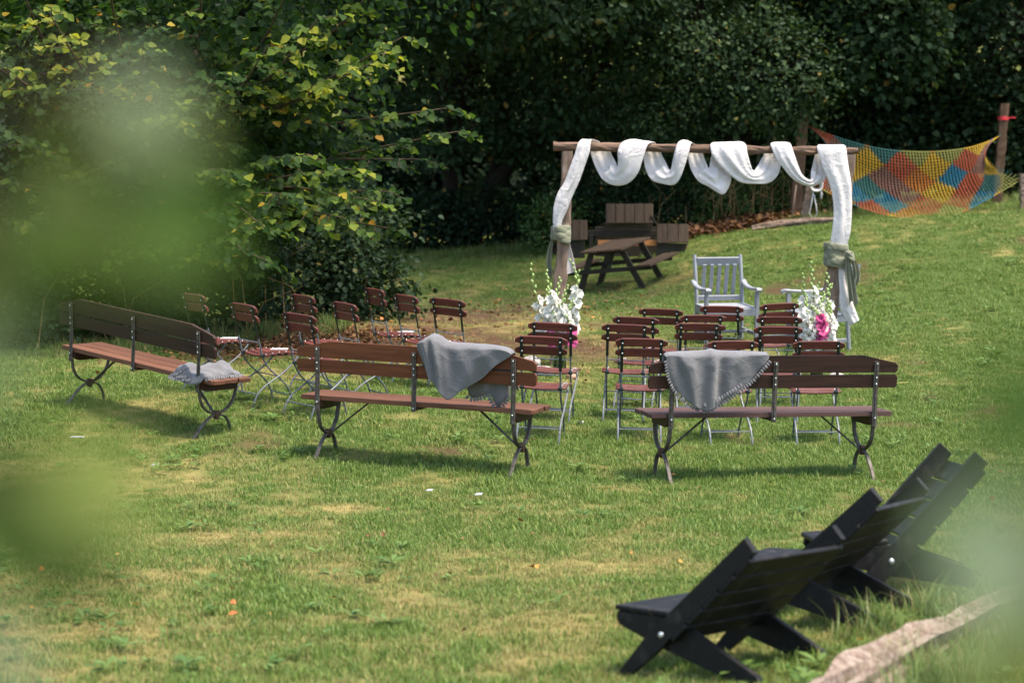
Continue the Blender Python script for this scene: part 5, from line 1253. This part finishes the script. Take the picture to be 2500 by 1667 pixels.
# ------------------------------------------------------------------ fallen leaves
def litter(name, label, n, pts, spread, size, lift=.02, hue=(.0, .8), heap=0):
    a, c = strip_pts(n, pts, spread); z = gz(a, c) + lift + heap * np.clip(rng.random(n), 0, 1) * np.exp(-((np.abs(rng.normal(0, 1, n))) ** 2))
    nn = unit(n) * .8 + [0, 0, 1.0]; me = leaves(np.stack([a, c, z], -1), unit(n) * [1, 1, .3], nn, size * (.6 + .7 * rng.random(n)), hue[0] + (hue[1] - hue[0]) * rng.random(n), 'broad', name, M['litter'])
    return tag(link(name, me), label, None, None, 'stuff')
litter('leaf_heap', 'heap of brown dead leaves on the bank behind the arch', 2600, [(2.7, 42.7), (3.6, 42.7), (4.4, 42.9), (5.0, 42.7)], .28, .085, .02, (.05, .75), .22)
litter('leaf_litter', 'brown leaf litter under the hazel behind the left chairs', 2200, [(-3.6, 25.2), (-2.8, 26.0), (-2.1, 27.2), (-1.6, 28.8)], .55, .05, .025, (.0, .8))
litter('fallen_leaves', 'scattered yellow and brown leaves on the shaded lawn', 420, [(-3, 24), (-1.4, 27), (-1, 33), (0, 38), (1, 28), (-.5, 25)], 1.3, .055, .045, (.2, .95))
litter('fallen_leaves', 'a few dry leaves scattered over the front lawn', 60, [(-3, 17), (-2, 12), (0, 13), (1, 16), (3, 19)], 1.2, .035, .045, (.3, .97))
for x, y, h, s, lab in ((-1.48, 12.5, .98, .05, 'rust red fallen leaf alone on the front lawn'), (-2.01, 12.85, .88, .05, 'orange fallen leaf alone near the lower left of the lawn'), (1.62, 11.0, .9, .04, 'orange leaf in the grass before the pale log')):
    o = link('fallen_leaf', leaves(one((0, 0, 0)), one((0, 1, 0)), one((0, 0, 1)), np.array([s]), np.array([h]), 'broad', 'fallen_leaf', M['litter']), None, None, (x, y, float(gz(x, y)) + .05), (.3, .2, x * 5)); tag(o, lab, 'leaf')

# ------------------------------------------------------------------ shrubs right beside the camera, far out of focus
def near_shrub(label, sx, sy, sprigs, seed):
    r = np.random.default_rng(seed); z = float(gz(sx, sy)); o = tag(empty('garden_shrub', (sx, sy, z)), label, 'shrub', 'shrubs close to the camera'); mb = MB()
    top = max(s[0][2] for s in sprigs) - z + .12
    stem = crom([(0, 0, -.1), (.01, .02, top * .4), (-.01, -.01, top * .75), (.01, .0, top)], 20); mb.tube([tuple(a) for a in stem], np.linspace(.011, .004, 20), 6)
    k = 0
    for tip, leafs in sprigs:
        t = np.array(tip) - [sx, sy, z]; i = int(np.clip((t[2] - .06) / top * 19, 1, 19)); a = stem[i]
        mb.tube([tuple(p) for p in crom([a, a * .5 + t * .5 + [0, 0, .015], t], 8)], np.linspace(.0035, .0015, 8), 5)
        for (lx, ly, lz, s, h, fx, fz) in leafs:
            d = Vector((fx, r.normal(0, .25), fz)).normalized(); nn = Vector((r.normal(0, .25), -.85, .45 + r.normal(0, .2))); nn = (nn - d * nn.dot(d)).normalized(); w = d.cross(nn)
            f = link('leaf', near_lv[int(min(9, h * 10))], None, o, (lx - sx, ly - sy, lz - z)); f.rotation_euler = Matrix((w, d, nn)).transposed().to_euler(); f.scale = (s, s, s)
            mb.tube([tuple(t), tuple((t + np.array([lx - sx, ly - sy, lz - z])) / 2), (lx - sx, ly - sy, lz - z)], .0012, 4)
    mb.obj('stem', M['twig'], o, True); return o
near_lv = [leaves(one((0, 0, 0)), one((0, 1, 0)), one((0, 0, 1)), np.array([1.0]), np.array([h]), 'broad', 'leaf', M['leaf_near']) for h in np.linspace(.02, .98, 10)]
near_shrub('leafy shrub at the left edge, so close that it blurs to green haze', -.21, .66,
    [((-.120, .66, 2.522), [(-.110, .66, 2.520, .023, .97, .6, -.45), (-.098, .655, 2.512, .022, .92, .3, -.7), (-.118, .66, 2.510, .020, .75, .2, -.8)]),
     ((-.122, .66, 2.498), [(-.104, .66, 2.502, .036, .12, .7, -.65), (-.102, .655, 2.486, .034, .45, .8, -.5), (-.110, .65, 2.480, .026, .5, .6, -.6)]),
     ((-.150, .66, 2.485), [(-.136, .66, 2.488, .036, .42, .95, -.25), (-.142, .665, 2.478, .034, .5, .9, -.3), (-.150, .66, 2.476, .026, .6, .3, -1)]),
     ((-.160, .66, 2.462), [(-.146, .66, 2.462, .022, .97, .3, -.8), (-.148, .655, 2.450, .018, .95, .1, -.9)]),
     ((-.165, .66, 2.412), [(-.156, .66, 2.412, .040, .42, .8, -.35), (-.128, .645, 2.416, .036, .72, .8, -.2), (-.140, .655, 2.404, .036, .42, .8, -.5), (-.122, .66, 2.398, .026, .35, .2, -.9), (-.150, .66, 2.398, .034, .5, .8, -.3)]),
     ((-.165, .66, 2.365), [(-.150, .66, 2.368, .024, .97, .5, -.5)])], 21)
near_shrub('leafy shrub at the right edge, blurred by its nearness to the camera', .22, .66,
    [((.165, .66, 2.434), [(.156, .66, 2.434, .034, .35, -.95, -.08), (.150, .66, 2.428, .026, .4, -.8, -.2)]),
     ((.150, .66, 2.400), [(.142, .65, 2.404, .036, .97, -.75, -.5), (.136, .645, 2.396, .026, .95, -.3, -.8), (.145, .66, 2.392, .034, .1, -.15, -1), (.150, .66, 2.378, .026, .2, -.4, -.9)]),
     ((.155, .66, 2.364), [(.145, .66, 2.366, .024, .75, -.8, -.25), (.134, .66, 2.358, .020, .8, -.7, -.2)])], 22)
